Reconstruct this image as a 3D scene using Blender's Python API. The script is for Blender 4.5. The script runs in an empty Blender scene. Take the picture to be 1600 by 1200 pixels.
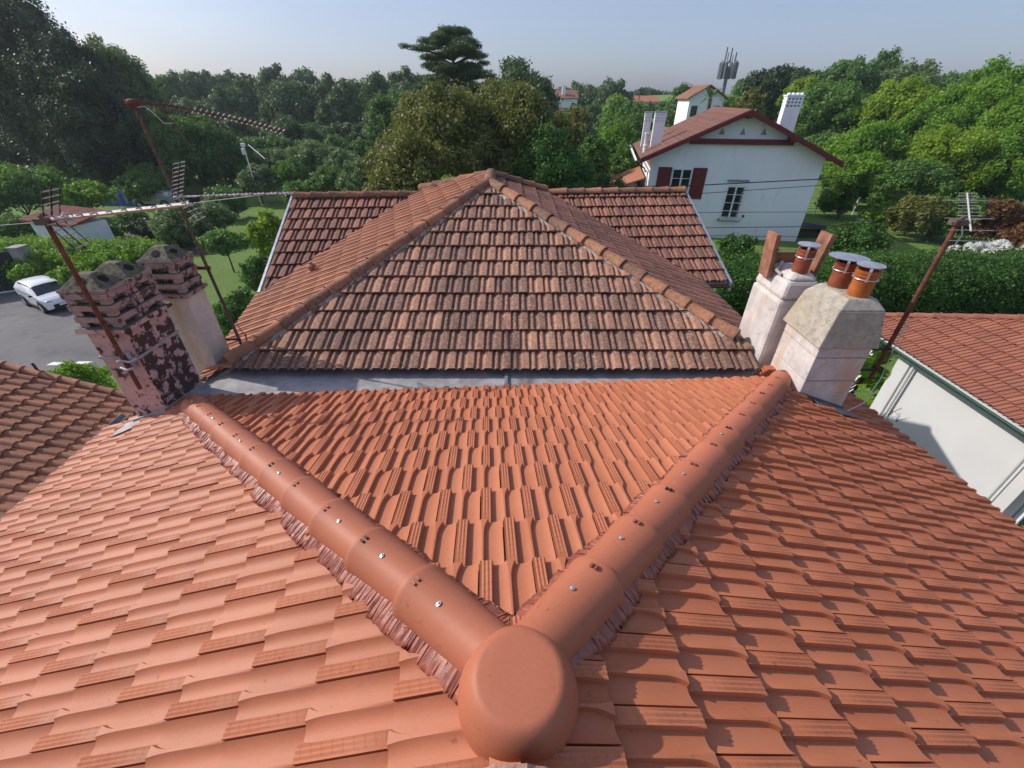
import bpy, bmesh, math, random
import numpy as np
from mathutils import Vector, Matrix
random.seed(7); rng = np.random.default_rng(7)
sc = bpy.context.scene
R = math.radians

# ------------------------------------------------------------------ camera, sky, sun, exposure
CAMZ = 9.0
FPX, PITCH = 665.0, R(33.8)
cam_d = bpy.data.cameras.new('camera'); cam = bpy.data.objects.new('camera', cam_d)
sc.collection.objects.link(cam); sc.camera = cam
cam.location = (0, 0, CAMZ); cam.rotation_euler = (R(90) - PITCH, 0, 0)
cam_d.sensor_width = 36; cam_d.lens = 36 * FPX / 1600; cam_d.clip_start = 0.05; cam_d.clip_end = 6000

SUN_EL = R(37); SUN_DIR = Vector((-0.96 * math.cos(SUN_EL), 0.28 * math.cos(SUN_EL), math.sin(SUN_EL)))
w = bpy.data.worlds.new('World'); sc.world = w; w.use_nodes = True
nt = w.node_tree; nt.nodes.clear()
wo = nt.nodes.new('ShaderNodeOutputWorld'); bg = nt.nodes.new('ShaderNodeBackground')
sky = nt.nodes.new('ShaderNodeTexSky'); sky.sky_type = 'NISHITA'; sky.sun_disc = False
sky.sun_elevation = SUN_EL; sky.sun_rotation = math.atan2(SUN_DIR.x, SUN_DIR.y)
sky.air_density = 1.0; sky.dust_density = 2.2; sky.ozone_density = 3; sky.altitude = 30
tc = nt.nodes.new('ShaderNodeTexCoord'); mp = nt.nodes.new('ShaderNodeMapping'); mp.inputs['Scale'].default_value = (1, 1, 3.5)
nz = nt.nodes.new('ShaderNodeTexNoise'); nz.inputs['Scale'].default_value = 2.2; nz.inputs['Detail'].default_value = 5
cr = nt.nodes.new('ShaderNodeValToRGB'); cr.color_ramp.elements[0].position = .42; cr.color_ramp.elements[1].position = .75
cr.color_ramp.elements[0].color = (.30, .30, .30, 1); cr.color_ramp.elements[1].color = (.55, .55, .55, 1)
mx = nt.nodes.new('ShaderNodeMix'); mx.data_type = 'RGBA'
L = nt.links.new
L(tc.outputs['Generated'], mp.inputs[0]); L(mp.outputs[0], nz.inputs['Vector']); L(nz.outputs['Fac'], cr.inputs[0])
L(cr.outputs[0], mx.inputs[0]); L(sky.outputs[0], mx.inputs[6]); mx.inputs[7].default_value = (3.1, 3.5, 4.6, 1)
tint = nt.nodes.new('ShaderNodeMix'); tint.data_type = 'RGBA'; tint.blend_type = 'MULTIPLY'; tint.inputs[0].default_value = 1; tint.inputs[7].default_value = (.975, .965, 1.02, 1)
L(mx.outputs[2], tint.inputs[6]); L(tint.outputs[2], bg.inputs[0]); bg.inputs[1].default_value = 0.122; L(bg.outputs[0], wo.inputs[0])
sd = bpy.data.lights.new('sun', 'SUN'); sun = bpy.data.objects.new('sun', sd); sc.collection.objects.link(sun)
sd.energy = 3.1; sd.angle = R(0.6); sd.color = (1, .94, .85)
sun.rotation_euler = SUN_DIR.to_track_quat('Z', 'Y').to_euler()
sc.view_settings.view_transform = 'Standard'; sc.view_settings.look = 'None'
sc.view_settings.exposure = 0.35; sc.view_settings.gamma = 1.0; sc.view_settings.use_curve_mapping = False

# ------------------------------------------------------------------ surveying: a picture point plus a known distance gives a place
CP, SP = math.cos(PITCH), math.sin(PITCH)
def ray(x, y):
    v = y - 600.0
    return np.array([x - 800.0, FPX * CP - v * SP, -(FPX * SP + v * CP)])
C0 = np.array([0, 0, CAMZ])
def atY(x, y, Y): r = ray(x, y); return C0 + r * (Y / r[1])
def atX(x, y, X): r = ray(x, y); return C0 + r * (X / r[0])
def atZ(x, y, Z): r = ray(x, y); return C0 + r * ((Z - CAMZ) / r[2])

def S(t): t = min(1, max(0, t)); return t * t * (3 - 2 * t)
def terrain(x, y):
    return 3.5 * S((y - 60) / 120) * S((x + 10) / 60) + 7 * S((y - 50) / 50) * S((x - 28) / 35) + 2 * S((y - 70) / 100) * S((-x - 10) / 60)

# ------------------------------------------------------------------ object helpers
def setp(o, label=None, cat=None, group=None, kind=None):
    if label: o['label'] = label
    if cat: o['category'] = cat
    if group: o['group'] = group
    if kind: o['kind'] = kind
    return o
def empty(name, loc, label, cat, group=None):
    o = bpy.data.objects.new(name, None); sc.collection.objects.link(o); o.location = loc; o.empty_display_size = .2
    return setp(o, label, cat, group)
def link_mesh(name, me, parent=None, loc=None):
    o = bpy.data.objects.new(name, me); sc.collection.objects.link(o)
    if parent: o.parent = parent
    if loc is not None: o.location = loc
    return o
def root_loc(p):
    l = Vector((0, 0, 0))
    while p: l += p.location; p = p.parent
    return l
class MB:
    """collects shapes in world coordinates, then links them as one mesh"""
    def __init__(s): s.v = []; s.f = []
    def add(s, vs, fs):
        b = len(s.v); s.v += [tuple(map(float, q)) for q in vs]; s.f += [tuple(b + i for i in f) for f in fs]; return s
    def box(s, x0, x1, y0, y1, z0, z1, M=None):
        vs = [Vector(q) for q in ((x0,y0,z0),(x1,y0,z0),(x1,y1,z0),(x0,y1,z0),(x0,y0,z1),(x1,y0,z1),(x1,y1,z1),(x0,y1,z1))]
        if M is not None: vs = [M @ q for q in vs]
        return s.add(vs, [(3,2,1,0),(4,5,6,7),(0,1,5,4),(1,2,6,5),(2,3,7,6),(3,0,4,7)])
    def frustum(s, a, za, b, zb):
        """a,b = (x0,x1,y0,y1) rectangles"""
        vs = [(a[0],a[2],za),(a[1],a[2],za),(a[1],a[3],za),(a[0],a[3],za),(b[0],b[2],zb),(b[1],b[2],zb),(b[1],b[3],zb),(b[0],b[3],zb)]
        return s.add(vs, [(3,2,1,0),(4,5,6,7),(0,1,5,4),(1,2,6,5),(2,3,7,6),(3,0,4,7)])
    def tube(s, pts, r, n=8, r1=None, caps=True):
        pts = [Vector(p) for p in pts]; b = len(s.v); m = len(pts)
        for i, p in enumerate(pts):
            d = (pts[min(i+1, m-1)] - pts[max(i-1, 0)]).normalized()
            u = d.cross(Vector((0, 0, 1)) if abs(d.z) < .95 else Vector((1, 0, 0))).normalized(); v = d.cross(u)
            rr = r if r1 is None else r + (r1 - r) * i / (m - 1)
            for k in range(n):
                a = 2 * math.pi * k / n; q = p + u * math.cos(a) * rr + v * math.sin(a) * rr; s.v.append(tuple(q))
        for i in range(m - 1):
            for k in range(n):
                k2 = (k + 1) % n
                s.f.append((b+i*n+k, b+i*n+k2, b+(i+1)*n+k2, b+(i+1)*n+k))
        if caps: s.f.append(tuple(b + k for k in range(n))[::-1]); s.f.append(tuple(b + (m-1)*n + k for k in range(n)))
        return s
    def lathe(s, c, prof, n=24, M=None):
        """prof = list of (radius, z)"""
        b = len(s.v)
        for r, z in prof:
            for k in range(n):
                a = 2 * math.pi * k / n; q = Vector((r * math.cos(a), r * math.sin(a), z))
                if M is not None: q = M @ q
                s.v.append((c[0] + q.x, c[1] + q.y, c[2] + q.z))
        for i in range(len(prof) - 1):
            for k in range(n):
                k2 = (k + 1) % n; s.f.append((b+i*n+k, b+i*n+k2, b+(i+1)*n+k2, b+(i+1)*n+k))
        s.f.append(tuple(b + k for k in range(n))[::-1]); s.f.append(tuple(b + (len(prof)-1)*n + k for k in range(n)))
        return s
    def prism(s, poly, z0, z1):
        n = len(poly); vs = [(p[0], p[1], z0) for p in poly] + [(p[0], p[1], z1) for p in poly]
        fs = [tuple(range(n))[::-1], tuple(range(n, 2*n))] + [(i, (i+1) % n, n + (i+1) % n, n + i) for i in range(n)]
        return s.add(vs, fs)
    def slab(s, poly, off):
        """polygon (3-D points) and the same polygon shifted by off"""
        n = len(poly); o = Vector(off); vs = [Vector(p) for p in poly] + [Vector(p) + o for p in poly]
        fs = [tuple(range(n)), tuple(range(n, 2*n))[::-1]] + [(i, n + i, n + (i+1) % n, (i+1) % n) for i in range(n)]
        return s.add(vs, fs)
    def build(s, name, mat, parent=None, bevel=0, smooth=False, ang=40):
        me = bpy.data.meshes.new(name); o0 = root_loc(parent)
        me.from_pydata([(a - o0.x, b - o0.y, c - o0.z) for a, b, c in s.v], [], s.f)
        bm = bmesh.new(); bm.from_mesh(me); bmesh.ops.recalc_face_normals(bm, faces=bm.faces); bm.to_mesh(me); bm.free()
        me.materials.append(mat)
        if smooth:
            me.polygons.foreach_set('use_smooth', [True] * len(me.polygons))
            if ang < 180: me.set_sharp_from_angle(angle=R(ang))
        o = link_mesh(name, me, parent)
        if bevel:
            m = o.modifiers.new('bevel', 'BEVEL'); m.width = bevel; m.segments = 2; m.limit_method = 'ANGLE'
        return o
def fast_mesh(name, V, Q, mat, smooth=False, uv=None):
    """V (n,3), Q (m,k) faces all with k corners"""
    me = bpy.data.meshes.new(name); m, k = Q.shape
    me.vertices.add(len(V)); me.vertices.foreach_set('co', np.asarray(V, np.float32).ravel())
    me.loops.add(m * k); me.loops.foreach_set('vertex_index', Q.astype(np.int32).ravel())
    me.polygons.add(m); me.polygons.foreach_set('loop_start', np.arange(0, m * k, k, dtype=np.int32))
    if smooth: me.polygons.foreach_set('use_smooth', np.ones(m, bool))
    if uv is not None:
        l = me.uv_layers.new(name='UVMap'); l.data.foreach_set('uv', np.asarray(uv, np.float32)[Q.ravel()].ravel())
    me.materials.append(mat); me.update(calc_edges=True); me.validate()
    return me

# ------------------------------------------------------------------ materials
def newmat(name):
    m = bpy.data.materials.new(name); m.use_nodes = True; n = m.node_tree; b = n.nodes['Principled BSDF']; return m, n, b
def nd(n, t, **kw):
    o = n.nodes.new(t)
    for k, v in kw.items(): setattr(o, k, v)
    return o
def noise(n, scale, detail=4, co='Object', rough=.55, sc3=None):
    t = nd(n, 'ShaderNodeTexCoord'); z = nd(n, 'ShaderNodeTexNoise'); z.inputs['Scale'].default_value = scale
    z.inputs['Detail'].default_value = detail; z.inputs['Roughness'].default_value = rough
    src = t.outputs[co]
    if co == 'World':
        pass
    if sc3:
        q = nd(n, 'ShaderNodeMapping'); q.inputs['Scale'].default_value = sc3; n.links.new(src, q.inputs[0]); src = q.outputs[0]
    n.links.new(src, z.inputs['Vector']); return z
def wnoise(n, scale, detail=4, sc3=None, rough=.55):
    g = nd(n, 'ShaderNodeNewGeometry'); z = nd(n, 'ShaderNodeTexNoise'); z.inputs['Scale'].default_value = scale
    z.inputs['Detail'].default_value = detail; z.inputs['Roughness'].default_value = rough
    src = g.outputs['Position']
    if sc3:
        q = nd(n, 'ShaderNodeMapping'); q.inputs['Scale'].default_value = sc3; n.links.new(src, q.inputs[0]); src = q.outputs[0]
    n.links.new(src, z.inputs['Vector']); return z
def ramp(n, src, stops):
    c = nd(n, 'ShaderNodeValToRGB'); e = c.color_ramp.elements
    while len(e) < len(stops): e.new(.5)
    for k, (p, col) in enumerate(stops):
        e[k].position = p; e[k].color = (col, col, col, 1) if isinstance(col, (int, float)) else (*col, 1)
    n.links.new(src, c.inputs[0]); return c.outputs[0]
def mixc(n, fac, a, b, blend='MIX'):
    m = nd(n, 'ShaderNodeMix', data_type='RGBA', blend_type=blend)
    for s, k in ((fac, 0), (a, 6), (b, 7)):
        if isinstance(s, (int, float)): m.inputs[k].default_value = s
        elif isinstance(s, tuple): m.inputs[k].default_value = (*s, 1)
        else: n.links.new(s, m.inputs[k])
    return m.outputs[2]
def bump(n, b, src, strength=.4, dist=.01):
    u = nd(n, 'ShaderNodeBump'); u.inputs['Strength'].default_value = strength; u.inputs['Distance'].default_value = dist
    n.links.new(src, u.inputs['Height'])
    if b.inputs['Normal'].links: n.links.new(b.inputs['Normal'].links[0].from_socket, u.inputs['Normal'])
    n.links.new(u.outputs[0], b.inputs['Normal'])
def isl_random(n):
    o = nd(n, 'ShaderNodeObjectInfo'); g = nd(n, 'ShaderNodeNewGeometry')
    a = nd(n, 'ShaderNodeMath', operation='ADD'); f = nd(n, 'ShaderNodeMath', operation='FRACT')
    n.links.new(o.outputs['Random'], a.inputs[0]); n.links.new(g.outputs['Random Per Island'], a.inputs[1]); n.links.new(a.outputs[0], f.inputs[0])
    return f.outputs[0]
def plain(name, col, rough=.6, var=.25, scale=6, metal=0, bmp=.15, bd=.004, spec=.4):
    m, n, b = newmat(name); z = wnoise(n, scale, 5)
    lo = tuple(c * (1 - var) for c in col); hi = tuple(min(1, c * (1 + var * .6)) for c in col)
    n.links.new(ramp(n, z.outputs[0], [(.3, lo), (.7, hi)]), b.inputs['Base Color'])
    b.inputs['Roughness'].default_value = rough; b.inputs['Metallic'].default_value = metal; b.inputs['Specular IOR Level'].default_value = spec
    if bmp: z2 = wnoise(n, scale * 9, 3); bump(n, b, z2.outputs[0], bmp, bd)
    return m
def tile_mat(name, base, alt, rough, ticks=True, age=0.0, dark=(.05,.04,.035), pale=(.42,.33,.25), var=.1, dirt_scale=3.0, trough=0):
    m, n, b = newmat(name); rd = isl_random(n)
    col = mixc(n, ramp(n, rd, [(0, 0.0), (1, 1.0)]), base, alt)
    z = wnoise(n, 1.3, 5); col = mixc(n, ramp(n, z.outputs[0], [(.4, 0.0), (.7, var)]), col, tuple(c * .62 for c in base))
    z = wnoise(n, 60, 3); col = mixc(n, ramp(n, z.outputs[0], [(.35, .0), (.75, .16)]), col, tuple(min(1, c * 1.5) for c in base))
    z = wnoise(n, 26, 2); col = mixc(n, ramp(n, z.outputs[0], [(.70, 0.0), (.76, .45)]), col, tuple(c * .35 for c in base))
    z = wnoise(n, 4.5, 6, rough=.7); col = mixc(n, ramp(n, z.outputs[0], [(.52, 0.0), (.75, .22)]), col, tuple(min(1, c*1.25 + .05) for c in base))
    if age:
        z = wnoise(n, dirt_scale * 6, 6, rough=.65); a = nd(n, 'ShaderNodeMath', operation='MULTIPLY_ADD')
        n.links.new(rd, a.inputs[0]); a.inputs[1].default_value = .22; n.links.new(z.outputs[0], a.inputs[2])
        col = mixc(n, ramp(n, a.outputs[0], [(.50, 0.0), (.78, age)]), col, dark)
        z = wnoise(n, dirt_scale * 11, 6, rough=.7)
        col = mixc(n, ramp(n, z.outputs[0], [(.50, 0.0), (.64, age * .75)]), col, pale)
        z = wnoise(n, .9, 4); col = mixc(n, ramp(n, z.outputs[0], [(.42, 0.0), (.66, age * .55)]), col, dark)
    if trough:                                       # grime plus painted shade in the channels of each tile
        uv = nd(n, 'ShaderNodeUVMap'); sx = nd(n, 'ShaderNodeSeparateXYZ'); n.links.new(uv.outputs[0], sx.inputs[0])
        t1 = ramp(n, sx.outputs[0], [(0, 1.0), (.07, .9), (.12, 0.0), (.26, 0.0), (.32, 1.0), (.42, 1.0), (.50, 0.0), (.92, 0.0), (.96, 1.0)])
        zz = wnoise(n, 14, 4); mm = nd(n, 'ShaderNodeMath', operation='MULTIPLY'); n.links.new(t1, mm.inputs[0]); n.links.new(ramp(n, zz.outputs[0], [(.25, trough), (.75, trough*.55)]), mm.inputs[1])
        col = mixc(n, mm.outputs[0], col, dark)
    n.links.new(col, b.inputs['Base Color']); b.inputs['Roughness'].default_value = rough; b.inputs['Specular IOR Level'].default_value = .35
    z = wnoise(n, 180, 3); bump(n, b, z.outputs[0], .25 + age * .5, .0015)
    if ticks:
        uv = nd(n, 'ShaderNodeUVMap'); sx = nd(n, 'ShaderNodeSeparateXYZ'); n.links.new(uv.outputs[0], sx.inputs[0])
        def mth(op, a, bb, c=None):
            q = nd(n, 'ShaderNodeMath', operation=op)
            for k, s in enumerate((a, bb, c)):
                if s is None: continue
                if isinstance(s, (int, float)): q.inputs[k].default_value = s
                else: n.links.new(s, q.inputs[k])
            return q.outputs[0]
        inband = mth('MULTIPLY', mth('GREATER_THAN', sx.outputs[0], .775), mth('LESS_THAN', sx.outputs[0], .93))
        vv = mth('ADD', mth('MULTIPLY', sx.outputs[1], 9.0), mth('MULTIPLY', sx.outputs[0], 1.8))
        fr = mth('FRACT', vv, None); tick = mth('LESS_THAN', fr, .12)
        h = mth('MULTIPLY', tick, inband)
        bump(n, b, h, .9, .008)
        dk = mixc(n, mth('MULTIPLY', h, .14), col, tuple(c*.35 for c in base)); n.links.new(dk, b.inputs['Base Color'])  # tick lines darkened: shade of the relief put into the colour
    return m
def leaf_mat(name, c0, c1, trans=.3, rough=.55):
    m, n, b = newmat(name); rd = isl_random(n)
    z = wnoise(n, .30, 3); z9 = wnoise(n, 1.1, 3); col = mixc(n, rd, c0, c1); col = mixc(n, ramp(n, z9.outputs[0], [(.40, .55), (.58, 0.0)]), col, tuple(c*.62 for c in c0))
    col = mixc(n, ramp(n, z.outputs[0], [(.35, 0.0), (.7, .5)]), col, tuple(c * 1.25 for c in c1))
    n.links.new(col, b.inputs['Base Color']); b.inputs['Roughness'].default_value = rough; b.inputs['Specular IOR Level'].default_value = .3
    t = nd(n, 'ShaderNodeBsdfTranslucent'); n.links.new(mixc(n, .5, col, (c1[0]*1.5, c1[1]*1.6, c1[2]*.6)), t.inputs[0])
    mx = nd(n, 'ShaderNodeMixShader'); mx.inputs[0].default_value = trans
    n.links.new(b.outputs[0], mx.inputs[1]); n.links.new(t.outputs[0], mx.inputs[2])
    n.links.new(mx.outputs[0], n.nodes['Material Output'].inputs[0]); return m

M = {}
M['new_tile'] = tile_mat('new terracotta tile', (.415,.133,.060), (.480,.165,.080), .55, var=.3)
M['new_cap'] = tile_mat('new terracotta cap', (.400,.128,.066), (.430,.140,.074), .55, ticks=False)
M['old_tile'] = tile_mat('weathered tile', (.43,.205,.125), (.29,.125,.080), .8, ticks=True, age=.85, dark=(.12,.075,.058), pale=(.60,.44,.33), trough=.42)
M['old_side'] = tile_mat('old orange side tile', (.42,.165,.085), (.36,.140,.075), .75, ticks=False, age=.35, dark=(.10,.05,.035), pale=(.45,.30,.2))  # cleaner left slope, its sunlight partly put into the orange
M['old_wing'] = tile_mat('old wing tile', (.33,.130,.080), (.26,.098,.062), .75, ticks=False, age=.6, dark=(.09,.05,.042), pale=(.50,.36,.27), trough=.6)  # wings and right slope; the slope's shade is put into this maroon
M['old_cap'] = tile_mat('old ridge cap', (.40,.16,.075), (.30,.115,.06), .75, ticks=False, age=.75, dark=(.07,.05,.04), pale=(.4,.3,.2))
M['roman'] = tile_mat('roman tile', (.36,.150,.085), (.24,.095,.055), .75, ticks=False, age=.35, dark=(.08,.04,.03), pale=(.45,.25,.15))
M['annex_tile'] = tile_mat('annex tile', (.37,.135,.080), (.29,.100,.062), .7, ticks=False, age=.25, dark=(.1,.05,.04), pale=(.45,.28,.18))
M['villa_roof'] = tile_mat('villa roof', (.25,.110,.075), (.20,.085,.060), .7, ticks=False, age=.4, dark=(.09,.05,.04), pale=(.38,.22,.15))
M['flash'] = plain('pleated red flashing', (.32,.095,.060), .38, .3, 30, 0, .4, .003, .6)
M['zinc'] = plain('weathered zinc', (.36,.34,.34), .65, .35, 5, .1, .2)
M['zinc_dark'] = plain('dark zinc', (.18,.18,.20), .45, .35, 5, .4, .2)
M['joint'] = plain('reddish mortar', (.42,.24,.18), .9, .3, 30, 0, .5, .01)
M['mortar'] = plain('mortar', (.45,.40,.34), .9, .3, 20, 0, .5, .01)
m, n, b = newmat('white render'); M['white_wall'] = m
z = wnoise(n, .55, 6, sc3=(1, 1, .45), rough=.6); z2 = wnoise(n, 3.0, 5, sc3=(1, 1, .25)); 
c = mixc(n, ramp(n, z.outputs[0], [(.45, 0.0), (.75, .55)]), (.88,.89,.91), (.70,.73,.75)); c = mixc(n, ramp(n, z2.outputs[0], [(.58, 0.0), (.72, .35)]), c, (.50,.53,.52))
n.links.new(c, b.inputs['Base Color']); b.inputs['Roughness'].default_value = .9; z3 = wnoise(n, 12, 4); bump(n, b, z3.outputs[0], .3, .01)
M['annex_wall'] = plain('annex render', (.64,.637,.64), .85, .05, 1.2, 0, .15, .003)
M['house_wall'] = plain('cream render', (.62,.58,.52), .85, .1, 1.2)
M['red_wood'] = plain('oxblood painted wood', (.16,.018,.02), .5, .25, 4)
M['white_paint'] = plain('white paint', (.78,.79,.80), .5, .06, 4, 0, .05)
M['rust'] = plain('rusty steel', (.15,.055,.034), .8, .5, 14, 0, .4)
M['rust_pole'] = plain('brown rusty pole', (.14,.09,.072), .8, .5, 25, 0, .4)
M['alu'] = plain('dull aluminium', (.55,.50,.48), .5, .3, 30, .15, .1)
M['galv'] = plain('galvanised steel', (.48,.49,.53), .4, .25, 12, .6, .1)
M['steel'] = plain('bright screw', (.75,.76,.78), .25, .1, 40, .9, 0)
M['black'] = plain('black plastic', (.018,.018,.02), .5, .2, 10)
M['glass'] = plain('dark window glass', (.02,.028,.035), .08, .3, 2, 0, 0, .001, .8)
M['green_gutter'] = plain('dark green gutter', (.015,.06,.04), .45, .2, 6)
M['asphalt'] = None
M['pot'] = plain('glazed orange pot', (.40,.115,.03), .35, .3, 9, 0, .1)
M['pot_dark'] = plain('brown clay pot', (.28,.075,.035), .45, .35, 9, 0, .1)
M['slab_clay'] = plain('stained clay slab', (.30,.14,.085), .8, .6, 7, 0, .3)
M['bark'] = plain('bark', (.09,.07,.055), .9, .4, 8, 0, .6, .02)
M['cable'] = plain('black cable', (.02,.02,.022), .6, .1, 5, 0, 0)
M['white_cable'] = plain('white cable', (.6,.6,.6), .6, .1, 5, 0, 0)
M['car_paint'] = plain('white car paint', (.80,.82,.84), .2, .02, 2, 0, 0, .001, .6)
M['tyre'] = plain('tyre rubber', (.02,.02,.02), .8, .2, 10)
M['blue_tarp'] = plain('blue tarpaulin', (.03,.10,.36), .4, .35, 3, 0, .6, .05)
M['silver'] = plain('silver car paint', (.38,.40,.42), .3, .2, 2, .4, 0)
M['soot'] = plain('dirty joint', (.17,.14,.13), .95, .5, 12, 0, .3)
M['hole'] = plain('painted opening black', (.012,.010,.009), .95, .2, 10, 0, 0)
M['concrete'] = plain('grey concrete', (.32,.31,.29), .85, .25, 3, 0, .3, .01)
M['dark_gate'] = plain('dark green gate', (.012,.022,.022), .6, .3, 3)
M['soil'] = plain('dug soil', (.16,.125,.10), .95, .45, 5, 0, 1, .06)
M['hydrangea'] = plain('white hydrangea', (.78,.78,.86), .7, .15, 20, 0, .1)

def chimney_mat(name, face, under, thr, xbias, scale=5, moss=None, stain=None, soft=.018):
    m, n, b = newmat(name)
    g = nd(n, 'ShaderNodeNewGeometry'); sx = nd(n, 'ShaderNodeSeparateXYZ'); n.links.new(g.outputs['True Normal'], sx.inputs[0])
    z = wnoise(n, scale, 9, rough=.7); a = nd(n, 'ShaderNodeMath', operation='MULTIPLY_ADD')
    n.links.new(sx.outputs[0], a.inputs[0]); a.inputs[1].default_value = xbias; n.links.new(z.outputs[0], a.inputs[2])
    z2 = wnoise(n, scale * .6, 4); fc = mixc(n, ramp(n, z2.outputs[0], [(.35, 0.0), (.65, 1.0)]), face, tuple(c * .78 for c in face))
    z3 = wnoise(n, 22, 6, rough=.7); fc = mixc(n, ramp(n, z3.outputs[0], [(.5, 0.0), (.75, .5)]), fc, tuple(c * .5 for c in face))
    if stain:
        z4 = wnoise(n, 2.0, 4, sc3=(2.5, 2.5, .5)); fc = mixc(n, ramp(n, z4.outputs[0], [(.52, 0.0), (.68, .75)]), fc, stain)
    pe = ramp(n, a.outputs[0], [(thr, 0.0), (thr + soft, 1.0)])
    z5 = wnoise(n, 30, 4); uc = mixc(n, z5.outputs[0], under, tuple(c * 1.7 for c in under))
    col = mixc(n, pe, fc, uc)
    if moss:
        up = ramp(n, sx.outputs[2], [(.25, 0.0), (.6, 1.0)]); z6 = wnoise(n, 25, 6, rough=.7)
        mc = mixc(n, ramp(n, z6.outputs[0], [(.4, 0.0), (.6, 1.0)]), moss, tuple(c * .4 for c in moss)); col = mixc(n, up, col, mc)
    n.links.new(col, b.inputs['Base Color']); b.inputs['Roughness'].default_value = .9; b.inputs['Specular IOR Level'].default_value = .2
    inv = nd(n, 'ShaderNodeMath', operation='SUBTRACT'); inv.inputs[0].default_value = 1; n.links.new(pe, inv.inputs[1])
    bump(n, b, inv.outputs[0], .8, .006); bump(n, b, z3.outputs[0], .5, .008)
    return m
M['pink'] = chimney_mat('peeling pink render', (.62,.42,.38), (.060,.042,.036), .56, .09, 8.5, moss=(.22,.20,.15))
M['pink_crown'] = chimney_mat('pink crown render', (.42,.31,.28), (.075,.058,.050), .56, .03, 11, moss=(.20,.18,.13))
M['cream'] = chimney_mat('cream stained render', (.70,.65,.56), (.30,.24,.18), .70, 0, 5, stain=(.55,.38,.16))
M['lilac'] = chimney_mat('old white render', (.66,.61,.58), (.34,.29,.25), .60, 0, 9, stain=(.56,.36,.22), soft=.12)
M['cap_cement'] = chimney_mat('grey cement cap', (.47,.43,.36), (.25,.225,.19), .52, 0, 14, stain=(.42,.34,.21), soft=.16)

m, n, b = newmat('asphalt'); M['asphalt'] = m
z = wnoise(n, .35, 5); z2 = wnoise(n, 40, 3); z3 = wnoise(n, 1.1, 6, rough=.7)
c = mixc(n, ramp(n, z.outputs[0], [(.3, 0.0), (.7, 1.0)]), (.13,.125,.13), (.20,.19,.185))
c = mixc(n, ramp(n, z3.outputs[0], [(.52, 0.0), (.6, .5)]), c, (.085,.085,.09))
n.links.new(mixc(n, ramp(n, z2.outputs[0], [(.3, 0.0), (.7, .3)]), c, (.06,.06,.06)), b.inputs['Base Color']); b.inputs['Roughness'].default_value = .9
bump(n, b, z2.outputs[0], .5, .01)
m, n, b = newmat('grass'); M['grass'] = m
z = wnoise(n, .12, 5); z2 = wnoise(n, 1.3, 6, rough=.7); z3 = wnoise(n, 9, 4, rough=.7)
c = mixc(n, ramp(n, z.outputs[0], [(.35, 0.0), (.65, 1.0)]), (.11,.20,.028), (.15,.26,.036))
c = mixc(n, ramp(n, z2.outputs[0], [(.45, 0.0), (.7, .6)]), c, (.07,.12,.025))
n.links.new(mixc(n, ramp(n, z3.outputs[0], [(.4, 0.0), (.7, .6)]), c, (.14,.19,.05)), b.inputs['Base Color']); b.inputs['Roughness'].default_value = .95
bump(n, b, z3.outputs[0], 1, .08)

# ------------------------------------------------------------------ the ground, the street
def axis(vals):
    return np.unique(np.concatenate([np.linspace(*v) for v in vals]))
gx = axis([(-3000, -200, 14), (-200, 200, 81), (200, 3000, 14)]); gy = axis([(-600, -20, 8), (-20, 260, 71), (260, 4500, 18)])
GX, GY = np.meshgrid(gx, gy); sm = lambda t: (lambda u: u*u*(3-2*u))(np.clip(t, 0, 1))
GZ = 3.5*sm((GY-60)/120)*sm((GX+10)/60) + 7*sm((GY-50)/50)*sm((GX-28)/35) + 2*sm((GY-70)/100)*sm((-GX-10)/60)
V = np.stack([GX.ravel(), GY.ravel(), GZ.ravel()], 1); ny, nx = GX.shape
ii = (np.arange(ny-1)[:, None]*nx + np.arange(nx-1)[None]).ravel(); Q = np.stack([ii, ii+1, ii+nx+1, ii+nx], 1)
o = link_mesh('ground', fast_mesh('ground', V, Q, M['grass'], True)); setp(o, kind='structure', label='garden lawns and rough grass spreading out behind the houses')
mb = MB(); mb.add([(-60,9,.004),(-15.5,9,.004),(-16.5,20.5,.004),(-20.5,26.0,.004),(-27,27.5,.004),(-60,27.5,.004)], [(0,1,2,3,4,5)])
setp(mb.build('street', M['asphalt']), kind='structure', label='grey asphalt street at the left where the car is parked')
mb = MB()
for (px, py) in ((88, 568), (128, 567)):
    p = atZ(px, py, .01); mb.add([(p[0]-.3,p[1]-.12,.009),(p[0]+.3,p[1]-.12,.009),(p[0]+.36,p[1]+.12,.009),(p[0]-.24,p[1]+.12,.009)], [(0,1,2,3)])
setp(mb.build('road_marking', M['white_paint']), kind='structure')
mb = MB(); mb.prism([(-60,8.8),(-14.5,8.8),(-14.5,9.0),(-60,9.0)], 0, .12); setp(mb.build('kerb', M['concrete']), kind='structure')
mb = MB(); sp_ = [atZ(x, y, 0) for x, y in ((205,395),(330,398),(345,372),(300,350),(225,352),(190,372))]
mb.add([(p[0], p[1], .05) for p in sp_], [(0,1,2,3,4,5)]); setp(mb.build('dug_soil', M['soil']), kind='structure', label='bare dug vegetable bed behind the round clipped tree')
mb = MB(); rng2 = random.Random(3)
for k in range(260):
    a = rng2.random(); bq = rng2.random(); p = atZ(200 + 135*a, 354 + 42*bq, 0); r = .08 + .16*rng2.random()
    mb.lathe((p[0], p[1], .03), [(r, 0), (r*.8, r*.4), (r*.2, r*.6)], 5)
o = mb.build('soil_clod', M['soil']); setp(o, kind='stuff', label='clods of turned brown earth on the dug garden bed', cat='soil')

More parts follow.
